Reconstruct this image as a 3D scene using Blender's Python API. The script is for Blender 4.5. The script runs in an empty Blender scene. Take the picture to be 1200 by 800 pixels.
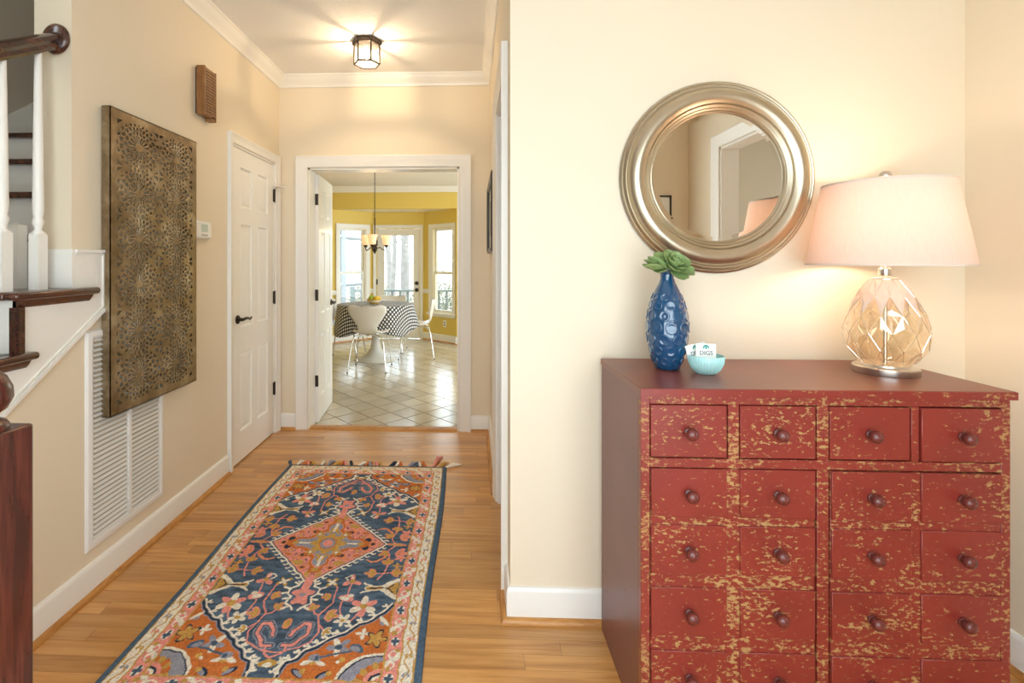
import bpy, bmesh, math, random
import numpy as np
from mathutils import Vector, Matrix

random.seed(7)
PI = math.pi
S = bpy.context.scene
C = S.collection

# ---------------------------------------------------------------- camera
F_PX, P_X, P_Y, CAM_H = 575.0, 531.0, 305.0, 1.31
YAW = math.atan(22 / 575.0)
cam_d = bpy.data.cameras.new('camera')
cam_d.sensor_width = 36.0
cam_d.sensor_fit = 'HORIZONTAL'
cam_d.lens = 36.0 * F_PX / 1200.0
cam_d.shift_x = (600 - P_X) / 1200.0
cam_d.shift_y = (P_Y - 400) / 1200.0
cam_d.clip_start = 0.02
cam = bpy.data.objects.new('camera', cam_d)
C.objects.link(cam)
cam.location = (0, 0, CAM_H)
cam.rotation_euler = (PI / 2, 0, YAW)
S.camera = cam

# ---------------------------------------------------------------- world, daylight, exposure
w = bpy.data.worlds.new('sky')
S.world = w
w.use_nodes = True
bgn = w.node_tree.nodes['Background']
bgn.inputs[0].default_value = (0.82, 0.94, 1.0, 1)
bgn.inputs[1].default_value = 6.2
S.view_settings.view_transform = 'Standard'
S.view_settings.look = 'None'
S.view_settings.gamma = 1.0
S.view_settings.use_curve_mapping = False
S.view_settings.exposure = 0.12
S.cycles.use_denoising = True
S.cycles.max_bounces = 10
S.cycles.diffuse_bounces = 6
S.cycles.transparent_max_bounces = 24
S.cycles.sample_clamp_indirect = 6.0
S.cycles.caustics_reflective = False
S.cycles.caustics_refractive = False

def area(name, loc, rot, sx, sy, power, col=(1, 1, 1)):
    d = bpy.data.lights.new(name, 'AREA')
    d.shape = 'RECTANGLE'; d.size = sx; d.size_y = sy; d.energy = power; d.color = col
    o = bpy.data.objects.new(name, d); C.objects.link(o)
    o.location = loc; o.rotation_euler = rot
    return o

def portal(name, loc, rot, sx, sy):
    o = area(name, loc, rot, sx, sy, 1.0)
    o.data.cycles.is_portal = True
    return o

# portals guide the sky light through unseen windows: those added for daylight at the front, in the
# side room and the kitchen's side wall, and the stair window
portal('portal_front', (0.1, -0.60, 1.30), (PI / 2, 0, 0), 2.2, 2.1)
portal('portal_side_room', (4.62, 0.4, 1.42), (0, PI / 2, 0), 1.95, 2.0)
portal('portal_stair', (-2.79, 0.3, 4.0), (0, -PI / 2, 0), 1.2, 1.0)
portal('portal_kitchen_side', (2.12, 5.8, 1.35), (0, PI / 2, 0), 1.9, 3.0)

# ---------------------------------------------------------------- materials
def new_mat(name):
    m = bpy.data.materials.new(name); m.use_nodes = True
    nt = m.node_tree
    return m, nt, nt.nodes['Principled BSDF']

def lin(r, g, b):
    f = lambda v: (v / 255) / 12.92 if v / 255 <= 0.04045 else ((v / 255 + 0.055) / 1.055) ** 2.4
    return (f(r), f(g), f(b))

def simple(name, col, rough=0.5, metal=0.0, vary=0.0, scale=12.0, bump=0.0, bscale=200.0, spec=0.5, **kw):
    m, nt, b = new_mat(name)
    b.inputs['Base Color'].default_value = (*col, 1)
    b.inputs['Roughness'].default_value = rough
    b.inputs['Metallic'].default_value = metal
    b.inputs['Specular IOR Level'].default_value = spec
    for k, v in kw.items():
        b.inputs[k.replace('_', ' ')].default_value = v
    geo = nt.nodes.new('ShaderNodeNewGeometry')
    if vary:
        n = nt.nodes.new('ShaderNodeTexNoise'); n.inputs['Scale'].default_value = scale
        n.inputs['Detail'].default_value = 5
        nt.links.new(geo.outputs['Position'], n.inputs['Vector'])
        mx = nt.nodes.new('ShaderNodeMix'); mx.data_type = 'RGBA'
        mx.inputs['A'].default_value = (*[c * (1 - vary) for c in col], 1)
        mx.inputs['B'].default_value = (*[min(1, c * (1 + vary)) for c in col], 1)
        nt.links.new(n.outputs['Fac'], mx.inputs['Factor'])
        nt.links.new(mx.outputs['Result'], b.inputs['Base Color'])
    if bump:
        n2 = nt.nodes.new('ShaderNodeTexNoise'); n2.inputs['Scale'].default_value = bscale
        n2.inputs['Detail'].default_value = 3
        nt.links.new(geo.outputs['Position'], n2.inputs['Vector'])
        bp = nt.nodes.new('ShaderNodeBump'); bp.inputs['Strength'].default_value = bump
        bp.inputs['Distance'].default_value = 0.004
        nt.links.new(n2.outputs['Fac'], bp.inputs['Height'])
        nt.links.new(bp.outputs['Normal'], b.inputs['Normal'])
    return m

M = {}
M['wall'] = simple('beige_wall_paint', (0.80, 0.70, 0.54), 0.6, vary=0.012, scale=3, bump=0.04, bscale=350)
M['yellow'] = simple('yellow_wall_paint', (0.76, 0.57, 0.135), 0.6, vary=0.02, scale=3)
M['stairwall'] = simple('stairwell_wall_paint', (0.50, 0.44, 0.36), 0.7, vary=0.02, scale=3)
M['white'] = simple('white_gloss_trim_paint', (0.86, 0.84, 0.79), 0.32, vary=0.015, scale=8)
M['ceiling'] = simple('textured_ceiling_plaster', (0.91, 0.90, 0.88), 0.9, bump=1.0, bscale=170)
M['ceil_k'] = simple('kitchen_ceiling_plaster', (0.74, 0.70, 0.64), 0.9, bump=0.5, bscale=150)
M['bronze'] = simple('oil_rubbed_bronze', (0.045, 0.032, 0.024), 0.4, 0.7, vary=0.3, scale=60)
M['nickel'] = simple('brushed_nickel', (0.68, 0.64, 0.58), 0.28, 1.0)
M['chrome'] = simple('polished_chrome', (0.8, 0.8, 0.8), 0.12, 1.0)
M['plastic'] = simple('white_plastic', (0.84, 0.83, 0.80), 0.35)
M['chairwhite'] = simple('white_lacquer', (0.84, 0.80, 0.73), 0.3)
M['lcd'] = simple('grey_green_display', (0.50, 0.60, 0.58), 0.2)
M['dark'] = simple('dark_void', (0.02, 0.018, 0.015), 0.9)
M['black'] = simple('black_lacquer', (0.012, 0.011, 0.010), 0.3)
M['paper'] = simple('white_card', (0.88, 0.88, 0.86), 0.6)
M['ink'] = simple('grey_ink', (0.16, 0.17, 0.18), 0.6)
M['teal'] = simple('teal_ink', (0.03, 0.30, 0.26), 0.6)
M['bowl'] = simple('pale_aqua_glaze', lin(178, 222, 220), 0.25, vary=0.04, scale=30)
M['lime'] = simple('green_pear_skin', (0.36, 0.46, 0.03), 0.45, vary=0.15, scale=40)
M['lemon'] = simple('yellow_lemon_skin', (0.80, 0.52, 0.03), 0.45, vary=0.1, scale=40)
M['fruitbowl'] = simple('yellow_bowl_glaze', (0.80, 0.48, 0.07), 0.35)
M['fbwhite'] = simple('white_bowl_band', (0.85, 0.82, 0.74), 0.35)
M['sock'] = simple('outlet_slots', (0.25, 0.24, 0.22), 0.5)
M['matboard'] = simple('cream_mat_board', (0.75, 0.72, 0.62), 0.7)
M['grey_ground'] = simple('winter_leaf_ground', (0.30, 0.25, 0.19), 0.95, vary=0.35, scale=3)
M['bark'] = simple('grey_bark', (0.22, 0.205, 0.19), 0.95, vary=0.4, scale=8)
M['shrub'] = simple('winter_shrub_leaf', (0.17, 0.18, 0.13), 0.9, vary=0.4, scale=20)
M['deck'] = simple('weathered_deck_wood', (0.30, 0.30, 0.30), 0.8, vary=0.2, scale=10)
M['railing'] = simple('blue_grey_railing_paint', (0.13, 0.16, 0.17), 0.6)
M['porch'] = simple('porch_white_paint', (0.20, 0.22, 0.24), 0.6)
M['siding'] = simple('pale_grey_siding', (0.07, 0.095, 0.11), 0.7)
M['leaf'] = simple('succulent_leaf', (0.25, 0.35, 0.13), 0.45, vary=0.45, scale=45)
M['stem'] = simple('succulent_stem', (0.10, 0.20, 0.06), 0.6)

def wood_mat(name, c1, c2, c3, gx, gy, gz, rough=0.35, rnd=0.0, coat=0.0):
    """grain runs along the axis with the small scale"""
    m, nt, b = new_mat(name)
    L = nt.links.new
    geo = nt.nodes.new('ShaderNodeNewGeometry')
    oi = nt.nodes.new('ShaderNodeObjectInfo')
    mul = nt.nodes.new('ShaderNodeMath'); mul.operation = 'MULTIPLY'; mul.inputs[1].default_value = 37.0 if rnd else 0.0
    L(oi.outputs['Random'], mul.inputs[0])
    add = nt.nodes.new('ShaderNodeVectorMath'); add.operation = 'ADD'
    L(geo.outputs['Position'], add.inputs[0]); L(mul.outputs[0], add.inputs[1])
    mp = nt.nodes.new('ShaderNodeMapping'); mp.inputs['Scale'].default_value = (gx, gy, gz)
    L(add.outputs[0], mp.inputs['Vector'])
    n1 = nt.nodes.new('ShaderNodeTexNoise'); n1.inputs['Scale'].default_value = 1.0; n1.inputs['Detail'].default_value = 6
    n1.inputs['Distortion'].default_value = 1.2
    L(mp.outputs[0], n1.inputs['Vector'])
    mp2 = nt.nodes.new('ShaderNodeMapping'); mp2.inputs['Scale'].default_value = (gx * 5, gy * 5, gz * 5)
    L(add.outputs[0], mp2.inputs['Vector'])
    n2 = nt.nodes.new('ShaderNodeTexNoise'); n2.inputs['Scale'].default_value = 1.0; n2.inputs['Detail'].default_value = 4
    L(mp2.outputs[0], n2.inputs['Vector'])
    mixf = nt.nodes.new('ShaderNodeMath'); mixf.operation = 'MULTIPLY_ADD'
    mixf.inputs[1].default_value = 0.35; L(n2.outputs['Fac'], mixf.inputs[0])
    m2 = nt.nodes.new('ShaderNodeMath'); m2.operation = 'MULTIPLY'; m2.inputs[1].default_value = 0.65
    L(n1.outputs['Fac'], m2.inputs[0]); L(m2.outputs[0], mixf.inputs[2])
    cr = nt.nodes.new('ShaderNodeValToRGB')
    e = cr.color_ramp.elements
    e[0].position = 0.36; e[0].color = (*c1, 1); e[1].position = 0.62; e[1].color = (*c3, 1)
    mid = e.new(0.49); mid.color = (*c2, 1)
    L(mixf.outputs[0], cr.inputs['Fac'])
    out = cr.outputs['Color']
    if rnd:
        mr = nt.nodes.new('ShaderNodeMapRange'); mr.inputs['To Min'].default_value = 1 - rnd; mr.inputs['To Max'].default_value = 1 + rnd * 0.6
        L(oi.outputs['Random'], mr.inputs['Value'])
        hsv = nt.nodes.new('ShaderNodeHueSaturation'); L(mr.outputs[0], hsv.inputs['Value']); L(out, hsv.inputs['Color'])
        out = hsv.outputs['Color']
    L(out, b.inputs['Base Color'])
    b.inputs['Roughness'].default_value = rough
    b.inputs['Coat Weight'].default_value = coat
    b.inputs['Coat Roughness'].default_value = 0.22
    return m

M['oak'] = wood_mat('honey_oak_floor', (0.45, 0.195, 0.046), (0.59, 0.285, 0.080), (0.68, 0.355, 0.118), 1.1, 17, 10, 0.30, 0.18, 0.4)
M['oaktrim'] = wood_mat('oak_moulding', (0.36, 0.14, 0.03), (0.50, 0.22, 0.05), (0.58, 0.28, 0.08), 6, 6, 40, 0.4)
M['subfloor'] = simple('dark_plank_joint', (0.10, 0.045, 0.015), 0.8)
M['mahog'] = wood_mat('dark_stained_stair_wood', (0.030, 0.010, 0.006), (0.070, 0.022, 0.012), (0.12, 0.04, 0.02), 18, 3, 18, 0.22, 0, 0.5)
M['newel'] = wood_mat('red_mahogany_newel', (0.030, 0.006, 0.004), (0.078, 0.013, 0.009), (0.13, 0.028, 0.018), 22, 22, 2.2, 0.26, 0, 0.4)
M['chime'] = wood_mat('walnut_chime_wood', (0.16, 0.065, 0.018), (0.26, 0.115, 0.036), (0.34, 0.165, 0.06), 30, 30, 4, 0.4)

def thin_glass(name, tint, gloss=1.0, rough=0.02, base=0.05):
    m = bpy.data.materials.new(name); m.use_nodes = True
    nt = m.node_tree; nt.nodes.clear(); L = nt.links.new
    out = nt.nodes.new('ShaderNodeOutputMaterial')
    tr = nt.nodes.new('ShaderNodeBsdfTransparent'); tr.inputs[0].default_value = (*tint, 1)
    gl = nt.nodes.new('ShaderNodeBsdfGlossy'); gl.inputs['Roughness'].default_value = rough
    gl.inputs['Color'].default_value = (gloss, gloss, gloss, 1)
    lw0 = nt.nodes.new('ShaderNodeLayerWeight'); lw0.inputs['Blend'].default_value = 0.5
    lw = nt.nodes.new('ShaderNodeMath'); lw.operation = 'POWER'; lw.inputs[1].default_value = 4.0; L(lw0.outputs['Facing'], lw.inputs[0])
    ad = nt.nodes.new('ShaderNodeMath'); ad.operation = 'ADD'; ad.inputs[1].default_value = base; ad.use_clamp = True
    L(lw.outputs[0], ad.inputs[0])
    mx = nt.nodes.new('ShaderNodeMixShader')
    L(ad.outputs[0], mx.inputs[0]); L(tr.outputs[0], mx.inputs[1]); L(gl.outputs[0], mx.inputs[2])
    L(mx.outputs[0], out.inputs['Surface'])
    return m
M['pane'] = thin_glass('window_glass', (0.97, 0.99, 0.99), base=0.03)
M['lantern_glass'] = None
M['champagne'] = thin_glass('champagne_glass', (0.98, 0.90, 0.77), gloss=1.0, rough=0.03, base=0.17)

def emit(name, col, st, base=None):
    m, nt, b = new_mat(name)
    b.inputs['Base Color'].default_value = (*(base or col), 1)
    b.inputs['Emission Color'].default_value = (*col, 1)
    b.inputs['Emission Strength'].default_value = st
    return m
M['bulb'] = emit('glowing_bulb', (1.0, 0.80, 0.50), 6)
M['kshade'] = emit('glowing_peach_glass_shade', (1.0, 0.52, 0.24), 0.75, (0.85, 0.62, 0.42))
M['kglow'] = emit('glowing_chandelier_bulb', (1.0, 0.75, 0.35), 5)

def translucent(name, col, rough=0.8):
    m = bpy.data.materials.new(name); m.use_nodes = True
    nt = m.node_tree; nt.nodes.clear(); L = nt.links.new
    out = nt.nodes.new('ShaderNodeOutputMaterial')
    d = nt.nodes.new('ShaderNodeBsdfDiffuse'); d.inputs[0].default_value = (*col, 1)
    t = nt.nodes.new('ShaderNodeBsdfTranslucent'); t.inputs[0].default_value = (*col, 1)
    tc = nt.nodes.new('ShaderNodeTexCoord')
    mp = nt.nodes.new('ShaderNodeMapping'); mp.inputs['Scale'].default_value = (160, 160, 14)
    n = nt.nodes.new('ShaderNodeTexNoise'); n.inputs['Scale'].default_value = 1.0
    L(tc.outputs['Object'], mp.inputs['Vector']); L(mp.outputs[0], n.inputs['Vector'])
    mxc = nt.nodes.new('ShaderNodeMix'); mxc.data_type = 'RGBA'
    mxc.inputs['A'].default_value = (*[c * 0.9 for c in col], 1); mxc.inputs['B'].default_value = (*col, 1)
    L(n.outputs['Fac'], mxc.inputs['Factor'])
    L(mxc.outputs['Result'], d.inputs[0]); L(mxc.outputs['Result'], t.inputs[0])
    mx = nt.nodes.new('ShaderNodeMixShader'); mx.inputs[0].default_value = 0.42
    L(d.outputs[0], mx.inputs[1]); L(t.outputs[0], mx.inputs[2]); L(mx.outputs[0], out.inputs['Surface'])
    return m
M['shade'] = translucent('pale_linen_lampshade', (0.87, 0.745, 0.675))
m = bpy.data.materials.new('seeded_lantern_glass'); m.use_nodes = True; nt = m.node_tree
tl = nt.nodes.new('ShaderNodeBsdfTranslucent'); tl.inputs[0].default_value = (0.95, 0.90, 0.82, 1)
tp_ = nt.nodes.new('ShaderNodeBsdfTransparent'); tp_.inputs[0].default_value = (0.97, 0.94, 0.9, 1)
mxs = nt.nodes.new('ShaderNodeMixShader'); mxs.inputs[0].default_value = 0.93
nt.links.new(tl.outputs[0], mxs.inputs[1]); nt.links.new(tp_.outputs[0], mxs.inputs[2])
nt.nodes.remove(nt.nodes['Principled BSDF']); nt.links.new(mxs.outputs[0], nt.nodes['Material Output'].inputs['Surface'])
M['lantern_glass'] = m

M['vase'], nt, b = new_mat('cobalt_blue_glass')
b.inputs['Base Color'].default_value = (0.006, 0.080, 0.20, 1)
b.inputs['Roughness'].default_value = 0.05
b.inputs['Transmission Weight'].default_value = 0.25
b.inputs['Coat Weight'].default_value = 1.0
b.inputs['Coat Roughness'].default_value = 0.04
M['frost'] = translucent('frosted_peach_glass', (0.93, 0.80, 0.70))
M['mirror'] = simple('mirror_glass', (0.86, 0.84, 0.78), 0.0, 1.0)
M['champframe'] = simple('champagne_silver_frame', (0.54, 0.465, 0.345), 0.34, 1.0, vary=0.10, scale=14)

# distressed red paint over ochre undercoat
def distressed(name, red, under, amt, dark=1.0):
    m, nt, b = new_mat(name); L = nt.links.new
    geo = nt.nodes.new('ShaderNodeNewGeometry')
    mp = nt.nodes.new('ShaderNodeMapping'); mp.inputs['Scale'].default_value = (34, 34, 64)
    L(geo.outputs['Position'], mp.inputs['Vector'])
    n1 = nt.nodes.new('ShaderNodeTexNoise'); n1.inputs['Scale'].default_value = 1.6; n1.inputs['Detail'].default_value = 9
    n1.inputs['Roughness'].default_value = 0.72
    L(mp.outputs[0], n1.inputs['Vector'])
    mp2 = nt.nodes.new('ShaderNodeMapping'); mp2.inputs['Scale'].default_value = (3.0, 3.0, 5.0)
    L(geo.outputs['Position'], mp2.inputs['Vector'])
    n2 = nt.nodes.new('ShaderNodeTexNoise'); n2.inputs['Scale'].default_value = 1.5; n2.inputs['Detail'].default_value = 3
    L(mp2.outputs[0], n2.inputs['Vector'])
    ad = nt.nodes.new('ShaderNodeMath'); ad.operation = 'MULTIPLY_ADD'; ad.inputs[1].default_value = 0.32
    L(n2.outputs['Fac'], ad.inputs[0]); L(n1.outputs['Fac'], ad.inputs[2])
    mr = nt.nodes.new('ShaderNodeMapRange'); mr.inputs['From Min'].default_value = amt; mr.inputs['From Max'].default_value = amt + 0.018
    L(ad.outputs[0], mr.inputs['Value'])
    n3 = nt.nodes.new('ShaderNodeTexNoise'); n3.inputs['Scale'].default_value = 6
    L(geo.outputs['Position'], n3.inputs['Vector'])
    r2 = nt.nodes.new('ShaderNodeMix'); r2.data_type = 'RGBA'
    r2.inputs['A'].default_value = (*[c * 0.72 for c in red], 1); r2.inputs['B'].default_value = (*[c * 1.2 for c in red], 1)
    L(n3.outputs['Fac'], r2.inputs['Factor'])
    mx = nt.nodes.new('ShaderNodeMix'); mx.data_type = 'RGBA'
    L(mr.outputs[0], mx.inputs['Factor']); L(r2.outputs['Result'], mx.inputs['A']); mx.inputs['B'].default_value = (*under, 1)
    L(mx.outputs['Result'], b.inputs['Base Color'])
    rr = nt.nodes.new('ShaderNodeMapRange'); rr.inputs['To Min'].default_value = 0.33; rr.inputs['To Max'].default_value = 0.7
    L(mr.outputs[0], rr.inputs['Value']); L(rr.outputs[0], b.inputs['Roughness'])
    bp = nt.nodes.new('ShaderNodeBump'); bp.inputs['Strength'].default_value = 0.25; bp.inputs['Distance'].default_value = -0.002
    L(mr.outputs[0], bp.inputs['Height']); L(bp.outputs[0], b.inputs['Normal'])
    return m
RED = (0.235, 0.030, 0.021)
OCH = (0.40, 0.225, 0.08)
M['red'] = distressed('distressed_red_paint', RED, OCH, 0.752)
M['redworn'] = distressed('heavily_worn_red_paint', RED, OCH, 0.705)
M['redtop'] = distressed('smooth_oxblood_paint', (0.21, 0.055, 0.035), (0.26, 0.12, 0.05), 0.86)
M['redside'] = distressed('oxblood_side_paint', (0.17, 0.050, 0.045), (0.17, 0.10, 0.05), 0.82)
M['knob'] = simple('dark_red_knob', (0.14, 0.028, 0.022), 0.28, vary=0.4, scale=60)

# pierced metal
m, nt, b = new_mat('antiqued_bronze_gold_metal'); L = nt.links.new
geo = nt.nodes.new('ShaderNodeNewGeometry')
n = nt.nodes.new('ShaderNodeTexNoise'); n.inputs['Scale'].default_value = 7; n.inputs['Detail'].default_value = 8
n.inputs['Roughness'].default_value = 0.7
L(geo.outputs['Position'], n.inputs['Vector'])
cr = nt.nodes.new('ShaderNodeValToRGB'); e = cr.color_ramp.elements
e[0].position = 0.34; e[0].color = (0.15, 0.10, 0.05, 1); e[1].position = 0.68; e[1].color = (0.50, 0.41, 0.28, 1)
mid = e.new(0.5); mid.color = (0.27, 0.195, 0.11, 1)
L(n.outputs['Fac'], cr.inputs['Fac']); L(cr.outputs[0], b.inputs['Base Color'])
b.inputs['Metallic'].default_value = 0.65; b.inputs['Roughness'].default_value = 0.36
M['pierced'] = m

# kitchen tile
m, nt, b = new_mat('glazed_cream_tile'); L = nt.links.new
geo = nt.nodes.new('ShaderNodeNewGeometry'); oi = nt.nodes.new('ShaderNodeObjectInfo')
n = nt.nodes.new('ShaderNodeTexNoise'); n.inputs['Scale'].default_value = 9; n.inputs['Detail'].default_value = 4
L(geo.outputs['Position'], n.inputs['Vector'])
mx = nt.nodes.new('ShaderNodeMix'); mx.data_type = 'RGBA'
mx.inputs['A'].default_value = (0.47, 0.40, 0.28, 1); mx.inputs['B'].default_value = (0.56, 0.48, 0.36, 1)
L(n.outputs['Fac'], mx.inputs['Factor'])
hs = nt.nodes.new('ShaderNodeHueSaturation'); mr = nt.nodes.new('ShaderNodeMapRange')
mr.inputs['To Min'].default_value = 0.9; mr.inputs['To Max'].default_value = 1.08
L(oi.outputs['Random'], mr.inputs['Value']); L(mr.outputs[0], hs.inputs['Value']); L(mx.outputs['Result'], hs.inputs['Color'])
L(hs.outputs[0], b.inputs['Base Color'])
b.inputs['Roughness'].default_value = 0.22
b.inputs['Coat Weight'].default_value = 0.4
b.inputs['Coat Roughness'].default_value = 0.16
M['tile'] = m
M['grout'] = simple('brown_grout', (0.16, 0.09, 0.04), 0.9)

# plaid cloth (uses the cloth's own flat UVs in metres)
m, nt, b = new_mat('navy_white_woven_plaid'); L = nt.links.new
uv = nt.nodes.new('ShaderNodeUVMap'); uv.uv_map = 'flat'
def stripes(angle, freq, thr, nscale):
    mp = nt.nodes.new('ShaderNodeMapping'); mp.inputs['Rotation'].default_value = (0, 0, angle); mp.inputs['Scale'].default_value = (freq, freq, 1)
    L(uv.outputs[0], mp.inputs['Vector'])
    wv = nt.nodes.new('ShaderNodeTexWave'); wv.inputs['Scale'].default_value = 1.0; wv.inputs['Distortion'].default_value = 1.2
    wv.inputs['Detail Scale'].default_value = nscale
    L(mp.outputs[0], wv.inputs['Vector'])
    g = nt.nodes.new('ShaderNodeMath'); g.operation = 'GREATER_THAN'; g.inputs[1].default_value = thr
    L(wv.outputs['Fac'], g.inputs[0])
    return g.outputs[0]
s1 = stripes(PI / 4, 7.6, 0.66, 0.6); s2 = stripes(-PI / 4, 7.6, 0.66, 0.6)
mm = nt.nodes.new('ShaderNodeMath'); mm.operation = 'MAXIMUM'; L(s1, mm.inputs[0]); L(s2, mm.inputs[1])
mx = nt.nodes.new('ShaderNodeMix'); mx.data_type = 'RGBA'
mx.inputs['A'].default_value = (0.80, 0.78, 0.74, 1); mx.inputs['B'].default_value = (0.020, 0.022, 0.035, 1)
L(mm.outputs[0], mx.inputs['Factor']); L(mx.outputs['Result'], b.inputs['Base Color'])
b.inputs['Roughness'].default_value = 0.8
M['plaid'] = m

# rug wool: woven colours kept in a colour attribute
m, nt, b = new_mat('hand_tufted_wool'); L = nt.links.new
at = nt.nodes.new('ShaderNodeAttribute'); at.attribute_name = 'pile'
L(at.outputs['Color'], b.inputs['Base Color'])
b.inputs['Roughness'].default_value = 0.95; b.inputs['Specular IOR Level'].default_value = 0.1
geo = nt.nodes.new('ShaderNodeNewGeometry')
n = nt.nodes.new('ShaderNodeTexNoise'); n.inputs['Scale'].default_value = 420
L(geo.outputs['Position'], n.inputs['Vector'])
bp = nt.nodes.new('ShaderNodeBump'); bp.inputs['Strength'].default_value = 0.5; bp.inputs['Distance'].default_value = 0.004
L(n.outputs['Fac'], bp.inputs['Height']); L(bp.outputs[0], b.inputs['Normal'])
M['wool'] = m
RUGC = dict(navy=(0.072, 0.110, 0.160), navy2=(0.085, 0.135, 0.20), cream=(0.82, 0.74, 0.62), ochre=(0.57, 0.33, 0.085),
            pink=(0.78, 0.30, 0.25), salmon=(0.74, 0.28, 0.16), orange=(0.58, 0.17, 0.045), grey=(0.30, 0.30, 0.36),
            dark=(0.028, 0.042, 0.07))
for k in ('navy', 'cream', 'ochre', 'pink', 'orange', 'grey', 'dark'):
    M['yarn_' + k] = simple('yarn_' + k, RUGC[k], 0.95, spec=0.1)

# ---------------------------------------------------------------- mesh helpers
class MB:
    def __init__(s): s.v = []; s.f = []
    def add(s, vs, fs):
        o = len(s.v); s.v += [tuple(v) for v in vs]; s.f += [tuple(o + i for i in f) for f in fs]; return s
    def box(s, x0, x1, y0, y1, z0, z1):
        return s.add([(x0, y0, z0), (x1, y0, z0), (x1, y1, z0), (x0, y1, z0), (x0, y0, z1), (x1, y0, z1), (x1, y1, z1), (x0, y1, z1)],
                     [(0, 3, 2, 1), (4, 5, 6, 7), (0, 1, 5, 4), (1, 2, 6, 5), (2, 3, 7, 6), (3, 0, 4, 7)])
    def prism(s, poly, lo, hi, fn):
        """poly of (a,b) extruded between lo and hi; fn(a,b,c) -> xyz"""
        n = len(poly)
        vs = [fn(a, b, lo) for a, b in poly] + [fn(a, b, hi) for a, b in poly]
        fs = [tuple(range(n - 1, -1, -1)), tuple(range(n, 2 * n))] + [(i, (i + 1) % n, n + (i + 1) % n, n + i) for i in range(n)]
        return s.add(vs, fs)
    def lathe(s, prof, seg=32, c=(0, 0, 0), fn=None):
        vs = []; fs = []
        for r, z in prof:
            for k in range(seg):
                a = 2 * PI * k / seg
                p = (r * math.cos(a), r * math.sin(a), z)
                if fn: p = fn(*p)
                vs.append((p[0] + c[0], p[1] + c[1], p[2] + c[2]))
        for i in range(len(prof) - 1):
            for k in range(seg):
                k2 = (k + 1) % seg
                fs.append((i * seg + k, i * seg + k2, (i + 1) * seg + k2, (i + 1) * seg + k))
        if prof[0][0] > 1e-6 and True: fs.append(tuple(range(seg - 1, -1, -1)))
        if prof[-1][0] > 1e-6: fs.append(tuple((len(prof) - 1) * seg + k for k in range(seg)))
        return s.add(vs, fs)
    def ring(s, prof, seg=48, fn=None):
        """closed profile lathe (torus like)"""
        n = len(prof); vs = []; fs = []
        for r, z in prof:
            for k in range(seg):
                a = 2 * PI * k / seg; p = (r * math.cos(a), r * math.sin(a), z)
                vs.append(fn(*p) if fn else p)
        for i in range(n):
            j = (i + 1) % n
            for k in range(seg):
                k2 = (k + 1) % seg
                fs.append((i * seg + k, i * seg + k2, j * seg + k2, j * seg + k))
        return s.add(vs, fs)
    def tube(s, pts, r, seg=8, cap=True):
        pts = [Vector(p) for p in pts]; n = len(pts)
        rs = r if isinstance(r, (list, tuple)) else [r] * n
        vs = []; fs = []; up = None
        for i, p in enumerate(pts):
            t = (pts[min(i + 1, n - 1)] - pts[max(i - 1, 0)]).normalized()
            if up is None: up = Vector((0, 0, 1)) if abs(t.z) < 0.9 else Vector((1, 0, 0))
            a = t.cross(up).normalized(); bb = a.cross(t).normalized(); up = bb
            for k in range(seg):
                an = 2 * PI * k / seg
                vs.append(p + (a * math.cos(an) + bb * math.sin(an)) * rs[i])
        for i in range(n - 1):
            for k in range(seg):
                k2 = (k + 1) % seg
                fs.append((i * seg + k, i * seg + k2, (i + 1) * seg + k2, (i + 1) * seg + k))
        if cap:
            fs.append(tuple(range(seg - 1, -1, -1))); fs.append(tuple((n - 1) * seg + k for k in range(seg)))
        return s.add(vs, fs)
    def sphere(s, c, r, seg=16, rings=10, sc=(1, 1, 1)):
        prof = [(max(1e-7, r * math.sin(PI * i / rings)), -r * math.cos(PI * i / rings)) for i in range(rings + 1)]
        return s.lathe(prof, seg, c, lambda x, y, z: (x * sc[0], y * sc[1], z * sc[2]))
    def mesh(s, name, smooth=None):
        me = bpy.data.meshes.new(name); me.from_pydata(s.v, [], s.f); me.validate(verbose=False)
        bm = bmesh.new(); bm.from_mesh(me); bmesh.ops.recalc_face_normals(bm, faces=bm.faces); bm.to_mesh(me); bm.free()
        if smooth is not None:
            me.shade_smooth(); me.set_sharp_from_angle(angle=math.radians(smooth))
        return me

def obj(name, mb, mat, parent=None, smooth=None, bevel=0, seg=2, loc=None, label=None):
    me = mb.mesh(name, smooth) if isinstance(mb, MB) else mb
    if isinstance(mat, str): mat = M[mat]
    if mat and not me.materials: me.materials.append(mat)
    o = bpy.data.objects.new(name, me); C.objects.link(o)
    if parent: o.parent = parent
    if loc: o.location = loc
    if bevel:
        b = o.modifiers.new('bevel', 'BEVEL'); b.width = bevel; b.segments = seg; b.limit_method = 'ANGLE'; b.angle_limit = math.radians(40)
        me.shade_smooth(); me.set_sharp_from_angle(angle=math.radians(35))
    if label: o['label'] = label
    return o

def thing(name, label, cat, loc=(0, 0, 0), rotz=0, group=None):
    o = bpy.data.objects.new(name, None); C.objects.link(o)
    o.empty_display_size = 0.05
    o.location = loc; o.rotation_euler = (0, 0, rotz)
    o['label'] = label; o['category'] = cat
    if group: o['group'] = group
    return o

def tag(o, label, cat, group=None):
    o['label'] = label; o['category'] = cat
    if group: o['group'] = group
    return o

def struct(o, label, cat=None):
    o['kind'] = 'structure'; o['label'] = label
    if cat: o['category'] = cat
    return o

def sroot(name, label, cat, loc=(0, 0, 0), rotz=0):
    o = thing(name, label, cat, loc, rotz); o['kind'] = 'structure'; return o

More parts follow.
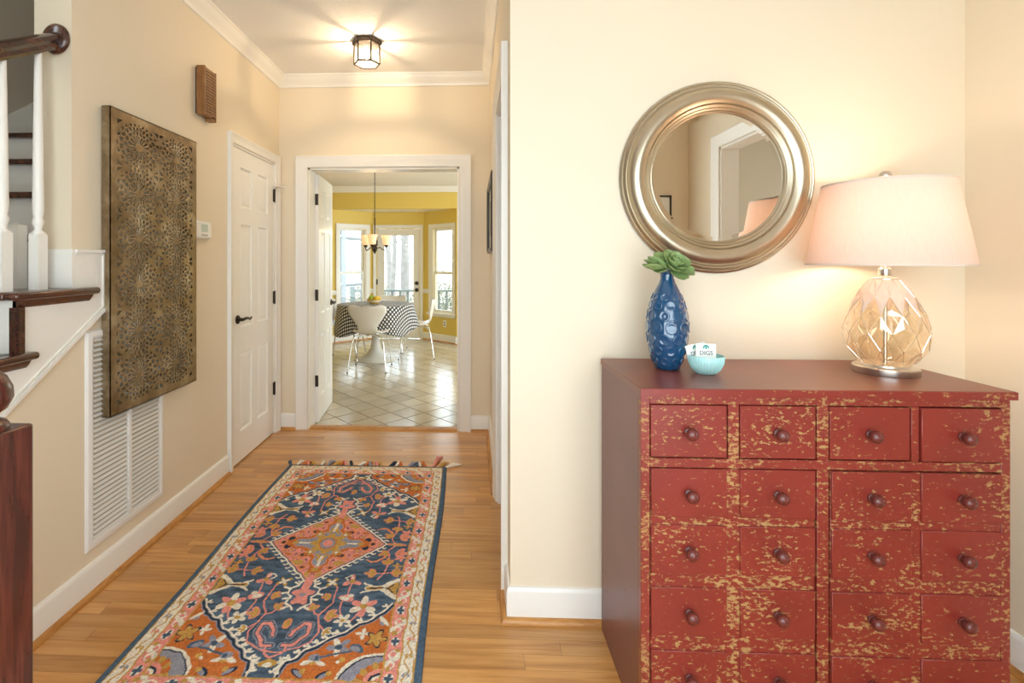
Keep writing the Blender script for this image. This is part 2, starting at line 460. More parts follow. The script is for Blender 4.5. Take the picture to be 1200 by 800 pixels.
def casing_mb(s0, s1, z1, prof, fn, z0=0.0, closed=False):
    """mitred frame round an opening. prof: list of (outward, proud). fn(s,z,t)->xyz"""
    mb = MB(); rows = []
    for d, t in prof:
        if closed: pts = [(s0 - d, z0 - d), (s0 - d, z1 + d), (s1 + d, z1 + d), (s1 + d, z0 - d)]
        else: pts = [(s0 - d, z0), (s0 - d, z1 + d), (s1 + d, z1 + d), (s1 + d, z0)]
        rows.append([fn(a, b, t) for a, b in pts])
    n = len(prof); vs = [p for r in rows for p in r]; fs = []
    for i in range(n):
        j = (i + 1) % n
        for k in range(4 if closed else 3):
            k2 = (k + 1) % 4
            fs.append((i * 4 + k, i * 4 + k2, j * 4 + k2, j * 4 + k))
    if not closed:
        fs.append(tuple(i * 4 for i in range(n))); fs.append(tuple(i * 4 + 3 for i in range(n - 1, -1, -1)))
    return mb.add(vs, fs)

CAS = lambda wd: [(0.004, 0.0), (0.004, 0.010), (0.012, 0.014), (wd * 0.55, 0.016), (wd * 0.68, 0.021), (wd * 0.8, 0.022), (wd - 0.006, 0.026), (wd, 0.024), (wd, 0.0)]

def sweep_xy(path, prof):
    """prof (offset to the right of travel, z), closed profile, mitred corners"""
    n = len(path); P = [Vector(p) for p in path]; rows = []
    for i in range(n):
        d1 = (P[i] - P[i - 1]).normalized() if i > 0 else None
        d2 = (P[i + 1] - P[i]).normalized() if i < n - 1 else None
        if d1 is None: d1 = d2
        if d2 is None: d2 = d1
        n1 = Vector((d1.y, -d1.x)); n2 = Vector((d2.y, -d2.x))
        m_ = (n1 + n2); m_ = m_ / (m_.dot(n1))
        rows.append([(P[i].x + m_.x * d, P[i].y + m_.y * d, z) for d, z in prof])
    k = len(prof); vs = [p for r in rows for p in r]; fs = []
    for i in range(n - 1):
        for j in range(k):
            j2 = (j + 1) % k
            fs.append((i * k + j, i * k + j2, (i + 1) * k + j2, (i + 1) * k + j))
    fs.append(tuple(range(k))); fs.append(tuple((n - 1) * k + j for j in range(k - 1, -1, -1)))
    return MB().add(vs, fs)

BASE = [(0, 0.0), (0.014, 0.0), (0.014, 0.105), (0.011, 0.114), (0.006, 0.120), (0, 0.122)]
SHOE = [(0.012, 0.0), (0.034, 0.0), (0.033, 0.007), (0.028, 0.014), (0.021, 0.018), (0.012, 0.019)]
def baseboard(name, label, path):
    o = struct(obj(name, sweep_xy(path, BASE), 'white', smooth=30), label, 'baseboard')
    obj('shoe_moulding', sweep_xy(path, SHOE), 'oaktrim', o, smooth=40, label='honey oak shoe moulding')
    return o
CROWN = lambda z: [(0, z), (0.062, z), (0.062, z - 0.011), (0.054, z - 0.016), (0.048, z - 0.032), (0.034, z - 0.052), (0.020, z - 0.066), (0.014, z - 0.076), (0.011, z - 0.088), (0, z - 0.091)]

# ================================================================ STRUCTURE
XL, XR, YF, YM, XW = -1.50, 0.14, 3.77, 1.80, 1.74
CEIL, YB = 2.74, -0.45
YE = 1.784          # end of the left wall at the stairs

# ---- hall floor with planks
fl = struct(obj('floor', MB().box(-2.77, 4.6, -1.6, 3.83, -0.06, -0.012), 'subfloor'), 'honey oak strip floor of the hallway and foyer', 'floor')
plank_me = MB().box(-0.5, 0.5, -0.5, 0.5, -0.011, 0.0).mesh('plank'); plank_me.materials.append(M['oak'])
PW = 0.0635
rest = MB()
nplank = 0
rows = int((3.80 - YB) / PW) + 1
for r in range(rows):
    y0 = 3.80 - (r + 1) * PW; y1 = y0 + PW
    xa = XL - 0.12 if y0 > 1.4 else -2.77
    xb = XR + 0.13 if y0 > YM else XW + 0.13
    x = xa - random.uniform(0, 0.7)
    while x < xb:
        ln = random.choice((0.45, 0.62, 0.8, 1.0, 1.25)) * random.uniform(0.9, 1.1)
        a, bx_ = max(x, xa), min(x + ln, xb)
        x += ln
        if bx_ - a < 0.03: continue
        if y1 > 1.44 and nplank < 300:
            o = bpy.data.objects.new('plank', plank_me); C.objects.link(o); o.parent = fl
            o.location = ((a + bx_) / 2, (y0 + y1) / 2, 0); o.scale = (bx_ - a - 0.0010, PW - 0.0010, 1)
            nplank += 1
        else:
            rest.box(a + 0.0005, bx_ - 0.0005, y0 + 0.0005, y1 - 0.0005, -0.011, 0)
rest.box(1.88, 4.6, -1.6, 3.0, -0.011, 0); rest.box(XR + 0.132, XW, YM + 0.121, YF, -0.011, 0)
o = obj('floor_planks', rest, 'oak', fl); o['kind'] = 'stuff'

# ---- walls
def wall_yz(name, poly, x0, x1, mat, label):
    return struct(obj(name, MB().prism(poly, x0, x1, lambda a, b_, c: (c, a, b_)), mat), label, 'wall')
def wall_xz(name, poly, y0, y1, mat, label):
    return struct(obj(name, MB().prism(poly, y0, y1, lambda a, b_, c: (a, c, b_)), mat), label, 'wall')

D0, D1, DH = 3.018, 3.676, 2.045       # closet door opening in left wall
RISE, RUN = 0.201, 0.27
def yr(i): return 1.545 + RUN * (i - 6)   # riser face of step i
# left wall: above the stair line it starts at the stair end
wall_yz('wall_left', [(D0, 0), (D0, DH), (D1, DH), (D1, 0), (YF, 0), (YF, 5.2), (YE, 5.2), (YE, 1.16), (yr(6) + 0.02, 1.15), (yr(6) + 0.02, 0.955), (0.25, 0.0)],
        XL - 0.145, XL, 'wall', 'warm beige left wall of the hallway with the closet door')
OX0, OX1, OH = -1.273, -0.098, 2.027
wall_xz('wall_far', [(XL - 0.145, 0), (OX0, 0), (OX0, OH), (OX1, OH), (OX1, 0), (XW, 0), (XW, 2.9), (XL - 0.145, 2.9)], YF, YF + 0.06, 'wall',
        'warm beige far wall of the hallway around the kitchen doorway')
R0, R1, RH = 2.005, 2.665, 2.10        # side opening in right hall wall
wall_yz('wall_right', [(YM, 0), (R0, 0), (R0, RH), (R1, RH), (R1, 0), (YF, 0), (YF, 2.9), (YM, 2.9)], XR, XR + 0.12, 'wall',
        'beige right wall of the hallway with a side doorway')
wall_xz('wall_mirror', [(XR + 0.12, 0), (XW, 0), (XW, 2.9), (XR + 0.12, 2.9)], YM, YM + 0.12, 'wall', 'cream beige wall behind the red cabinet and round mirror')
A0, A1, AH = 0.06, 0.98, 2.10          # cased opening in the foyer's right wall
wall_yz('wall_foyer_right', [(YB, 0), (A0, 0), (A0, AH), (A1, AH), (A1, 0), (YF, 0), (YF, 2.9), (YB, 2.9)], XW, XW + 0.12, 'wall',
        'beige side wall at the right edge beside the lamp')
# front wall behind the camera, unseen window openings added to let daylight in
wf = MB()
for poly in ([(-2.77, 0), (-1.0, 0), (-1.0, 5.2), (-2.77, 5.2)], [(1.2, 0), (XW + 0.12, 0), (XW + 0.12, 5.2), (1.2, 5.2)],
             [(-1.0, 2.35), (1.2, 2.35), (1.2, 5.2), (-1.0, 5.2)], [(-1.0, 0), (1.2, 0), (1.2, 0.25), (-1.0, 0.25)]):
    wf.prism(poly, YB - 0.12, YB, lambda a, b_, c: (a, c, b_))
struct(obj('wall_front', wf, 'wall'), 'beige front wall behind the camera with wide window openings added for daylight', 'wall')
w0 = sroot('window_1', 'wide white framed window added unseen behind the camera for daylight', 'window', (0.1, YB - 0.06, 0.25))
mb = MB()
for x in (-1.1, -0.38, 0.34, 1.06): mb.box(x, x + 0.04, -0.03, 0.03, 0, 2.1)
for z in (0, 1.03, 2.06): mb.box(-1.1, 1.1, -0.025, 0.025, z, z + 0.04)
obj('window_frame', mb, 'white', w0)
# side room (seen only in the mirror)
mb = MB(); mb.box(XW + 0.12, 4.6, 2.4, 2.5, 0, 2.9); mb.box(XW + 0.12, 4.6, -1.6, -1.5, 0, 2.9)
mb.box(4.5, 4.6, -1.5, -0.6, 0, 2.9); mb.box(4.5, 4.6, 1.4, 2.4, 0, 2.9); mb.box(4.5, 4.6, -0.6, 1.4, 2.4, 2.9); mb.box(4.5, 4.6, -0.6, 1.4, 0, 0.45)
mb.box(XW + 0.12, XW + 0.2, -1.5, YB - 0.12, 0, 2.9)
struct(obj('wall_side_room', mb, simple('dimmed_beige_wall_paint', (0.52, 0.44, 0.33), 0.6, vary=0.02, scale=3)), 'beige walls of the room beyond the cased opening', 'wall')  # wall colour darkened to stand in for this room's dimmer light
# stairwell
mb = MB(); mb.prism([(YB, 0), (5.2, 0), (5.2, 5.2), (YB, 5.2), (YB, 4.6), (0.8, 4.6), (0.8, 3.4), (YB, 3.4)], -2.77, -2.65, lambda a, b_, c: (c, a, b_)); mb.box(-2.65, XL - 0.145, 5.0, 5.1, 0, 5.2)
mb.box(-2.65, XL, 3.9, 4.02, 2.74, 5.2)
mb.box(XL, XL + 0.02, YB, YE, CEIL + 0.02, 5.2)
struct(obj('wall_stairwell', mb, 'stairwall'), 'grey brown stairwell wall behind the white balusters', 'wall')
mb = MB(); mb.box(-2.9, XL + 0.02, YB - 0.12, 5.2, 5.2, 5.3)
struct(obj('ceiling_stairwell', mb, 'ceiling'), 'ceiling high over the stairs', 'ceiling')
# ceilings
struct(obj('ceiling', MB().box(XL, 4.7, -1.6, YF, CEIL, CEIL + 0.14), 'ceiling'), 'white stippled hallway ceiling with lantern light', 'ceiling')
# crown
struct(obj('trim_1', sweep_xy([(XL, YE), (XL, YF), (XR, YF), (XR, YM), (XW, YM), (XW, YB)], CROWN(CEIL)), 'white', smooth=25),
       'white crown moulding running around the hallway ceiling', 'crown moulding')
# baseboards
baseboard('baseboard_left', 'white baseboard along the left wall under the air grille', [(XL, 0.24), (XL, D0 - 0.07)])
baseboard('baseboard_far_left', 'short white baseboard left of the kitchen doorway', [(XL, D1 + 0.07), (XL, YF), (OX0 - 0.09, YF)])
baseboard('baseboard_far_right', 'white baseboard turning the far right corner of the hallway', [(OX1 + 0.09, YF), (XR, YF), (XR, R1 + 0.08)])
baseboard('baseboard_mirror', 'white baseboard wrapping the wall corner beside the red cabinet', [(XR, R0 - 0.07), (XR, YM), (XW, YM), (XW, A1 + 0.08)])

# casings
lw = lambda s, z, t: (XL + t, s, z)
fw = lambda s, z, t: (s, YF - t, z)
rw = lambda s, z, t: (XR - t, s, z)
aw = lambda s, z, t: (XW - t, s, z)
struct(obj('trim_2', casing_mb(D0, D1, DH, CAS(0.062), lw), 'white', smooth=25), 'white door casing around the closed closet door', 'door casing')
t3 = struct(obj('trim_3', casing_mb(OX0, OX1, OH, CAS(0.092), fw), 'white', smooth=25), 'white casing around the double kitchen doorway', 'door casing')
jb = MB(); jb.box(OX0 - 0.001, OX0 + 0.014, YF, YF + 0.13, 0, OH); jb.box(OX1 - 0.014, OX1 + 0.001, YF, YF + 0.13, 0, OH)
jb.box(OX0, OX1, YF, YF + 0.13, OH - 0.014, OH + 0.001)
obj('jamb', jb, 'white', t3)
t4 = struct(obj('trim_4', casing_mb(R0, R1, RH, CAS(0.072), rw), 'white', smooth=25), 'white casing around the side doorway beside the mirror wall', 'door casing')
jb = MB(); jb.box(XR, XR + 0.12, R0 - 0.001, R0 + 0.014, 0, RH); jb.box(XR, XR + 0.12, R1 - 0.014, R1 + 0.001, 0, RH); jb.box(XR, XR + 0.12, R0, R1, RH - 0.014, RH + 0.001)
obj('jamb', jb, 'white', t4)
t5 = struct(obj('trim_5', casing_mb(A0, A1, AH, CAS(0.09), aw), 'white', smooth=25), 'white casing of the opening seen in the round mirror', 'door casing')
jb = MB(); jb.box(XW, XW + 0.12, A0 - 0.001, A0 + 0.014, 0, AH); jb.box(XW, XW + 0.12, A1 - 0.014, A1 + 0.001, 0, AH); jb.box(XW, XW + 0.12, A0, A1, AH - 0.014, AH + 0.001)
obj('jamb', jb, 'white', t5)
struct(obj('trim_6', MB().prism([(3.745, 0), (3.762, 0.012), (3.80, 0.014), (3.835, 0.010), (3.85, 0)], OX0 + 0.014, OX1 - 0.014, lambda a, b_, c: (c, a, b_ )), 'oaktrim'),
       'oak threshold strip across the kitchen doorway', 'threshold')

# ---- six panel doors
def panel_door(name, W, H, T, label, mat='white', hinge_side=-1, z0=0.008):
    """local: x 0..W, y 0..T (y=0 is the front), z up; returns root"""
    root = sroot(name, label, 'door')
    st = W * 0.165; mid = W * 0.15
    rails = [(0, 0.20), (0.71, 0.875), (1.545, 1.655), (H - 0.115, H)]
    lf = MB()
    lf.box(0, st, 0, T, z0, H); lf.box(W - st, W, 0, T, z0, H)
    for a, b_ in rails: lf.box(st, W - st, 0, T, max(a, z0), b_)
    for i in range(3): lf.box((W - mid) / 2, (W + mid) / 2, 0, T, rails[i][1], rails[i + 1][0])
    obj('leaf', lf, mat, root, bevel=0.0)
    for i in range(3):
        za, zb = rails[i][1], rails[i + 1][0]
        for xa, xb in ((st, (W - mid) / 2), ((W + mid) / 2, W - st)):
            p = MB(); e1, e2 = 0.012, 0.034
            for sgn, yb, yt in ((0, 0.012, 0.004), (1, T - 0.012, T - 0.004)):
                ring = [(xa, za), (xb, za), (xb, zb), (xa, zb)]
                def ins(d): return [(xa + d, za + d), (xb - d, za + d), (xb - d, zb - d), (xa + d, zb - d)]
                vs = [(x, yb - (0.006 if not sgn else -0.006), z) for x, z in ring] + [(x, yb, z) for x, z in ins(e1)] + [(x, yt, z) for x, z in ins(e2)]
                fs = [(k, (k + 1) % 4, 4 + (k + 1) % 4, 4 + k) for k in range(4)] + [(4 + k, 4 + (k + 1) % 4, 8 + (k + 1) % 4, 8 + k) for k in range(4)] + [(8, 9, 10, 11)]
                p.add(vs, fs)
            obj('panel', p, mat, root)
    return root

def lever(parent, x, z, y, dirx=1, face=-1):
    """rosette and wavy lever proud of the face at local y, pointing along dirx"""
    r = MB(); r.lathe([(0.0, 0), (0.028, 0), (0.028, 0.006), (0.020, 0.011), (0.012, 0.013), (0.010, 0.04), (0.0, 0.04)], 20, (0, 0, 0),
                      lambda a, b_, c: (x + a, y + face * c, z + b_))
    ro = obj('handle', r, 'bronze', parent, smooth=40)
    l = MB(); l.tube([(x, y + face * 0.038, z), (x + dirx * 0.03, y + face * 0.044, z + 0.006), (x + dirx * 0.06, y + face * 0.044, z + 0.003),
                      (x + dirx * 0.09, y + face * 0.042, z - 0.006), (x + dirx * 0.118, y + face * 0.040, z + 0.004)], [0.009, 0.009, 0.008, 0.007, 0.005], 10)
    obj('lever', l, 'bronze', ro, smooth=60)
    return ro

# closet door in the left wall: front faces +X
dr = panel_door('door_1', D1 - D0 - 0.022, 2.03, 0.035, 'closed white six panel closet door with bronze lever', 'white')
# local x -> world +Y, local y(front 0) -> world -X
dr.matrix_world = Matrix(((0, -1, 0, XL - 0.004), (1, 0, 0, D0 + 0.011), (0, 0, 1, 0), (0, 0, 0, 1)))
lever(dr, 0.065, 0.93, 0.0)
jb = MB(); jb.box(XL - 0.145, XL, D0, D0 + 0.009, 0, DH); jb.box(XL - 0.145, XL, D1 - 0.009, D1, 0, DH); jb.box(XL - 0.145, XL, D0, D1, DH - 0.012, DH)
jb.box(XL - 0.145, XL - 0.12, D0, D1, 0, DH)
struct(obj('trim_7', jb, 'white'), 'white jamb of the closet doorway', 'door jamb')
def hinge(parent, x, y, z, hx=0.016, hy=0.004):
    h = MB(); h.box(x - hx, x + hx, y - hy, y + hy, z - 0.045, z + 0.045)
    h.lathe([(0.0, -0.05), (0.006, -0.05), (0.006, 0.05), (0.0, 0.05)], 10, (x, y - hy, z))
    return obj('hinge', h, 'bronze', parent, smooth=40)
WD = D1 - D0 - 0.022
for z in (0.34, 1.03, 1.80): hinge(dr, WD + 0.006, -0.003, z, 0.016, 0.004)
fk = MB(); fk.box(WD - 0.006, WD + 0.02, -0.02, -0.002, 1.852, 1.872); fk.tube([(WD + 0.01, -0.012, 1.868), (WD + 0.035, -0.05, 1.872), (WD + 0.045, -0.075, 1.868)], 0.006, 8)
obj('door_stop', fk, 'nickel', dr, smooth=50)

# kitchen doorway leaves
KW = 0.582
d2 = panel_door('door_2', KW, 2.0, 0.035, 'open white six panel kitchen door on the left of the doorway', 'white')
a = math.radians(90 + 5.5)
# right-hand face (local y=0 side) faces +X: local x -> (cos a, sin a), local y -> to -X
d2.matrix_world = Matrix.Translation((-1.232, 3.905, 0)) @ Matrix.Rotation(a, 4, 'Z')
lever(d2, KW - 0.065, 0.93, 0.0, dirx=-1)
for z in (0.34, 1.03, 1.80):
    h = MB(); h.box(-0.004, 0.001, 0.003, 0.034, z - 0.045, z + 0.045); h.tube([(-0.006, 0.038, z - 0.05), (-0.006, 0.038, z + 0.05)], 0.006, 10)
    obj('hinge', h, 'bronze', d2, smooth=40)
d3 = panel_door('door_3', KW, 2.0, 0.035, 'open white kitchen door seen edge on at the right of the doorway', 'white')
d3.matrix_world = Matrix.Translation((-0.072, 3.905, 0)) @ Matrix.Rotation(math.radians(89), 4, 'Z')
for z in (0.34, 1.03, 1.80):
    h = MB(); h.box(-0.004, 0.001, 0.001, 0.032, z - 0.045, z + 0.045); h.tube([(-0.006, 0.0, z - 0.05), (-0.006, 0.0, z + 0.05)], 0.006, 10)
    obj('hinge', h, 'bronze', d3, smooth=40)

# ================================================================ KITCHEN SHELL
KC = 2.46; KY0 = YF + 0.06; KYH = 7.60; HB = 2.115
kf = struct(obj('floor_kitchen', MB().box(-3.2, 2.0, KY0, 8.4, -0.06, -0.002), 'grout'), 'glossy cream diagonal tile floor of the kitchen', 'floor')
DG = 0.146
tile_me = MB().prism([(DG - 0.0055, 0), (0, DG - 0.0055), (-DG + 0.0055, 0), (0, -DG + 0.0055)], -0.004, 0.0015, lambda a, b_, c: (a, b_, c)).mesh('tile')
def clipy(poly, y):
    out = []
    for k in range(len(poly)):
        (x1, y1), (x2, y2) = poly[k], poly[(k + 1) % len(poly)]
        if y1 >= y: out.append((x1, y1))
        if (y1 >= y) != (y2 >= y): out.append((x1 + (x2 - x1) * (y - y1) / (y2 - y1), y))
    return out
tile_me.materials.append(M['tile'])
tiles = []
i0 = -0.701; j0 = 3.905 - 0.0
for j in range(-1, 32):
    yc = j0 + DG * j + DG * 0   # nodes rows every DG
    for i in range(-24, 26):
        if (i + j) % 2: continue
        xc = i0 + 0.146 + i * 0.1455
        yy = j0 + j * 0.149
        # only tiles that a viewer near the camera sees through the doorway
        if yy > 8.25 or yy < 3.74 or xc < -3.1 or xc > 1.9: continue
        vis = (-1.32 * yy / 3.77 - 0.12 < xc < -0.08 * yy / 3.77 + 0.16) and not (yy > 7.62 and (xc < -2.2 or xc > -0.25))
        tiles.append((not vis, yy, xc))
tiles.sort()
restt = MB(); nt_ = 0
for hid, yy, xc in tiles:
    if yy > 7.55 and (xc < -2.45 or xc > 0.02): continue
    if not hid and nt_ < 295:
        if yy - DG < 3.845:
            pc_ = clipy([(DG - 0.0055, 0), (0, DG - 0.0055), (-DG + 0.0055, 0), (0, -DG + 0.0055)], 3.845 - yy)
            if len(pc_) < 3: continue
            tm_ = MB().prism(pc_, -0.004, 0.0015, lambda a, b_, c: (a, b_, c)).mesh('tile'); tm_.materials.append(M['tile'])
        else: tm_ = tile_me
        o = bpy.data.objects.new('tile', tm_); C.objects.link(o); o.parent = kf; o.location = (xc, yy, 0); nt_ += 1
    elif yy - DG > 3.9:
        restt.prism([(xc + DG - 0.0055, yy), (xc, yy + DG - 0.0055), (xc - DG + 0.0055, yy), (xc, yy - DG + 0.0055)], -0.004, 0.0015, lambda a, b_, c: (a, b_, c))
o = obj('floor_tiles', restt, 'tile', kf); o['kind'] = 'stuff'

wall_xz('wall_kitchen_near', [(-3.2, 0), (OX0 - 0.02, 0), (OX0 - 0.02, OH), (OX1 + 0.02, OH), (OX1 + 0.02, 0), (2.0, 0), (2.0, 2.9), (-3.2, 2.9)], YF + 0.06, YF + 0.12, 'yellow', 'yellow kitchen side of the doorway wall')
struct(obj('wall_kitchen_left', MB().box(-3.2, -3.1, KY0, 8.4, 0, 2.9), 'yellow'), 'yellow left kitchen wall', 'wall')
mb = MB(); mb.box(2.0, 2.1, KY0, 4.3, 0, 2.9); mb.box(2.0, 2.1, 7.3, 8.4, 0, 2.9); mb.box(2.0, 2.1, 4.3, 7.3, 0, 0.4); mb.box(2.0, 2.1, 4.3, 7.3, 2.3, 2.9)  # unseen side opening, made large to bring more daylight into the kitchen
struct(obj('wall_kitchen_right', mb, 'yellow'), 'yellow right kitchen wall with an unseen opening added to brighten the kitchen', 'wall')
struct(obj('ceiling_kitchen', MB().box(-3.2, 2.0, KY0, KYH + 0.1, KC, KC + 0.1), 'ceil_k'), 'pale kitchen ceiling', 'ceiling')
BX0, BX1 = -2.20, -0.24       # bay opening
wall_xz('wall_kitchen_far', [(-3.2, 0), (BX0, 0), (BX0, HB), (BX1, HB), (BX1, 0), (2.0, 0), (2.0, 2.9), (-3.2, 2.9)], KYH, KYH + 0.1, 'yellow', 'yellow kitchen wall and header over the bay window')
struct(obj('ceiling_bay', MB().box(-3.0, 0.6, KYH + 0.1, 8.5, HB, HB + 0.1), 'white'), 'white ceiling of the bay alcove', 'ceiling')
struct(obj('trim_8', sweep_xy([(-3.1, KYH), (2.0, KYH)], CROWN(KC)), 'white', smooth=25), 'white crown moulding over the kitchen bay', 'crown moulding')
# bay facets
PBL, PCL, PCR, PBR = Vector((BX0, KYH + 0.06)), Vector((-1.665, 8.15)), Vector((-0.795, 8.15)), Vector((BX1, KYH + 0.06))
def facet(p, q):
    d = (q - p).normalized(); nrm = Vector((d.y, -d.x))   # points into the room (right of travel +X)
    ln = (q - p).length
    return lambda s, z, t: (p.x + d.x * s + nrm.x * t, p.y + d.y * s + nrm.y * t, z), ln
def facet_wall(name, p, q, s0, s1, z0, z1, label):
    fn, ln = facet(p, q); m_ = MB(); th = -0.10
    for (sa, sb, za, zb) in ((-0.03, s0, 0, HB), (s1, ln + 0.03, 0, HB), (s0, s1, z1, HB), (s0, s1, 0, z0)):
        if sb - sa < 1e-4 or zb - za < 1e-4: continue
        m_.prism([(sa, za), (sb, za), (sb, zb), (sa, zb)], th, 0, fn)
    struct(obj(name, m_, 'yellow'), label, 'wall')
    return fn, ln
def double_hung(name, fn, s0, s1, z0, z1, label):
    root = sroot(name, label, 'window')
    zm = z0 + (z1 - z0) * 0.47
    obj('window_casing', casing_mb(s0, s1, z1, CAS(0.07), fn, z0, closed=True), 'white', root, smooth=25)
    sl = MB(); sl.prism([(s0 - 0.09, z0 - 0.035), (s1 + 0.09, z0 - 0.035), (s1 + 0.09, z0 - 0.008), (s0 - 0.09, z0 - 0.008)], -0.05, 0.055, fn)
    obj('window_sill', sl, 'white', root)
    for nm, za, zb, off in (('upper_sash', zm - 0.02, z1, -0.07), ('lower_sash', z0, zm + 0.02, -0.04)):
        sh = MB()
        for (sa, sb, a_, b_) in ((s0, s0 + 0.035, za, zb), (s1 - 0.035, s1, za, zb), (s0 + 0.035, s1 - 0.035, za, za + 0.04), (s0 + 0.035, s1 - 0.035, zb - 0.04, zb)):
            sh.prism([(sa, a_), (sb, a_), (sb, b_), (sa, b_)], off - 0.015, off + 0.015, fn)
        so = obj(nm, sh, 'white', root)
        gl = MB(); gl.add([fn(s0 + 0.03, za + 0.03, off), fn(s1 - 0.03, za + 0.03, off), fn(s1 - 0.03, zb - 0.03, off), fn(s0 + 0.03, zb - 0.03, off)], [(0, 1, 2, 3)])
        obj('pane', gl, 'pane', so)
    jm = MB()
    for (sa, sb, a_, b_) in ((s0 - 0.001, s0 + 0.012, z0, z1), (s1 - 0.012, s1 + 0.001, z0, z1), (s0, s1, z0, z0 + 0.012), (s0, s1, z1 - 0.012, z1)):
        jm.prism([(sa, a_), (sb, a_), (sb, b_), (sa, b_)], -0.10, 0.0, fn)
    obj('jamb', jm, 'white', root)
    lk = MB(); mid = (s0 + s1) / 2
    lk.prism([(mid - 0.02, zm + 0.02), (mid + 0.02, zm + 0.02), (mid + 0.012, zm + 0.035), (mid - 0.012, zm + 0.035)], -0.05, -0.02, fn)
    obj('sash_lock', lk, 'nickel', root)
    return root
fL, lL = facet_wall('wall_bay_left', PBL, PCL, 0.125, 0.60, 0.47, 1.83, 'yellow left facet of the bay')
double_hung('window_2', fL, 0.125, 0.60, 0.47, 1.83, 'white double hung window in the left bay facet showing the screened porch')
fR, lR = facet_wall('wall_bay_right', PCR, PBR, 0.20, 0.655, 0.47, 1.83, 'yellow right facet of the bay')
double_hung('window_3', fR, 0.20, 0.655, 0.47, 1.83, 'white double hung window in the right bay facet')
fC, lC = facet_wall('wall_bay_centre', PCL, PCR, 0.075, 0.795, 0.0, 1.845, 'yellow centre facet of the bay around the glass door')
gd = sroot('door_4', 'white glazed back door with bronze deadbolt in the kitchen bay', 'door')
s0, s1, zt = 0.075, 0.795, 1.845
obj('door_casing', casing_mb(s0, s1, zt, CAS(0.055), fC), 'white', gd, smooth=25)
gx0, gx1, gz0, gz1 = s0 + 0.115, s1 - 0.095, 0.24, 1.735
mb = MB()
for (sa, sb, a_, b_) in ((s0 + 0.006, gx0, 0.01, zt - 0.006), (gx1, s1 - 0.006, 0.01, zt - 0.006), (gx0, gx1, 0.01, gz0), (gx0, gx1, gz1, zt - 0.006)):
    mb.prism([(sa, a_), (sb, a_), (sb, b_), (sa, b_)], -0.06, -0.02, fC)
obj('leaf', mb, 'white', gd)
mb = MB(); mb.add([fC(gx0, gz0, -0.04), fC(gx1, gz0, -0.04), fC(gx1, gz1, -0.04), fC(gx0, gz1, -0.04)], [(0, 1, 2, 3)])
obj('pane', mb, 'pane', gd)
obj('glazing_bead', casing_mb(gx0, gx1, gz1, [(-0.012, -0.03), (-0.012, -0.015), (0.0, -0.012), (0.010, -0.018), (0.010, -0.03)], fC, gz0, True), 'white', gd)
for zz in (0.815, 0.93):
    k = MB(); k.lathe([(0, 0), (0.032, 0), (0.032, 0.008), (0.015, 0.012), (0.014, 0.035), (0.026, 0.045), (0.026, 0.06), (0, 0.066)], 16, (0, 0, 0),
                      lambda a_, b_, c: fC(s1 - 0.05 + a_, zz + b_, -0.02 + c))
    obj('door_knob', k, 'bronze', gd, smooth=40)
for zz in (0.35, 0.95, 1.60):
    k = MB(); k.prism([(s0 - 0.006, zz - 0.045), (s0 + 0.012, zz - 0.045), (s0 + 0.012, zz + 0.045), (s0 - 0.006, zz + 0.045)], -0.02, 0.012, fC)
    obj('hinge', k, 'bronze', gd)
baseboard('baseboard_bay_left', 'white baseboard under the left bay window', [(-3.1, KYH), tuple(PBL - Vector((0, 0.06))), tuple(PBL), tuple(PCL), fC(s0 - 0.06, 0, 0)[:2]])
baseboard('baseboard_bay_right', 'white baseboard under the right bay window', [fC(s1 + 0.06, 0, 0)[:2], tuple(PCR), tuple(PBR), tuple(PBR - Vector((0, 0.06))), (1.9, KYH)])
RAIL = [(0, 0.765), (0.018, 0.77), (0.022, 0.79), (0.030, 0.815), (0.022, 0.835), (0, 0.84)]
struct(obj('trim_9', sweep_xy([(-3.1, KYH), (BX0, KYH), tuple(PBL), fL(0.055, 0, 0)[:2]], RAIL), 'white', smooth=30), 'white chair rail left of the bay windows', 'chair rail')
struct(obj('trim_10', sweep_xy([fC(s1 + 0.055, 0, 0)[:2], tuple(PCR), fR(0.13, 0, 0)[:2]], RAIL), 'white', smooth=30), 'short white chair rail between back door and right window', 'chair rail')
struct(obj('trim_11', sweep_xy([fL(0.67, 0, 0)[:2], tuple(PCL), fC(s0 - 0.055, 0, 0)[:2]], RAIL), 'white', smooth=30), 'short white chair rail between left window and back door', 'chair rail')
ot = MB(); ot.prism([(0.45, 0.245), (0.52, 0.245), (0.52, 0.355), (0.45, 0.355)], 0.0, 0.007, fR)
oo = tag(obj('wall_outlet', ot, 'plastic', bevel=0.002), 'white electrical outlet on the yellow wall under the right bay window', 'outlet')
for zz in (0.28, 0.32):
    k = MB(); k.prism([(0.47, zz - 0.012), (0.50, zz - 0.012), (0.50, zz + 0.012), (0.47, zz + 0.012)], 0.007, 0.0085, fR); obj('socket', k, 'sock', oo)

# portals so that the sky light finds the panes
portal('portal_door', (-1.23, 8.32, 1.0), (-PI / 2, 0, 0), 0.9, 1.9)
pl = fL(0.36, 1.15, -0.16); portal('portal_left', pl, (-PI / 2, 0, math.atan2((PCL - PBL).y, (PCL - PBL).x)), 0.6, 1.6)
pr = fR(0.43, 1.15, -0.16); portal('portal_right', pr, (-PI / 2, 0, math.atan2((PBR - PCR).y, (PBR - PCR).x)), 0.6, 1.6)

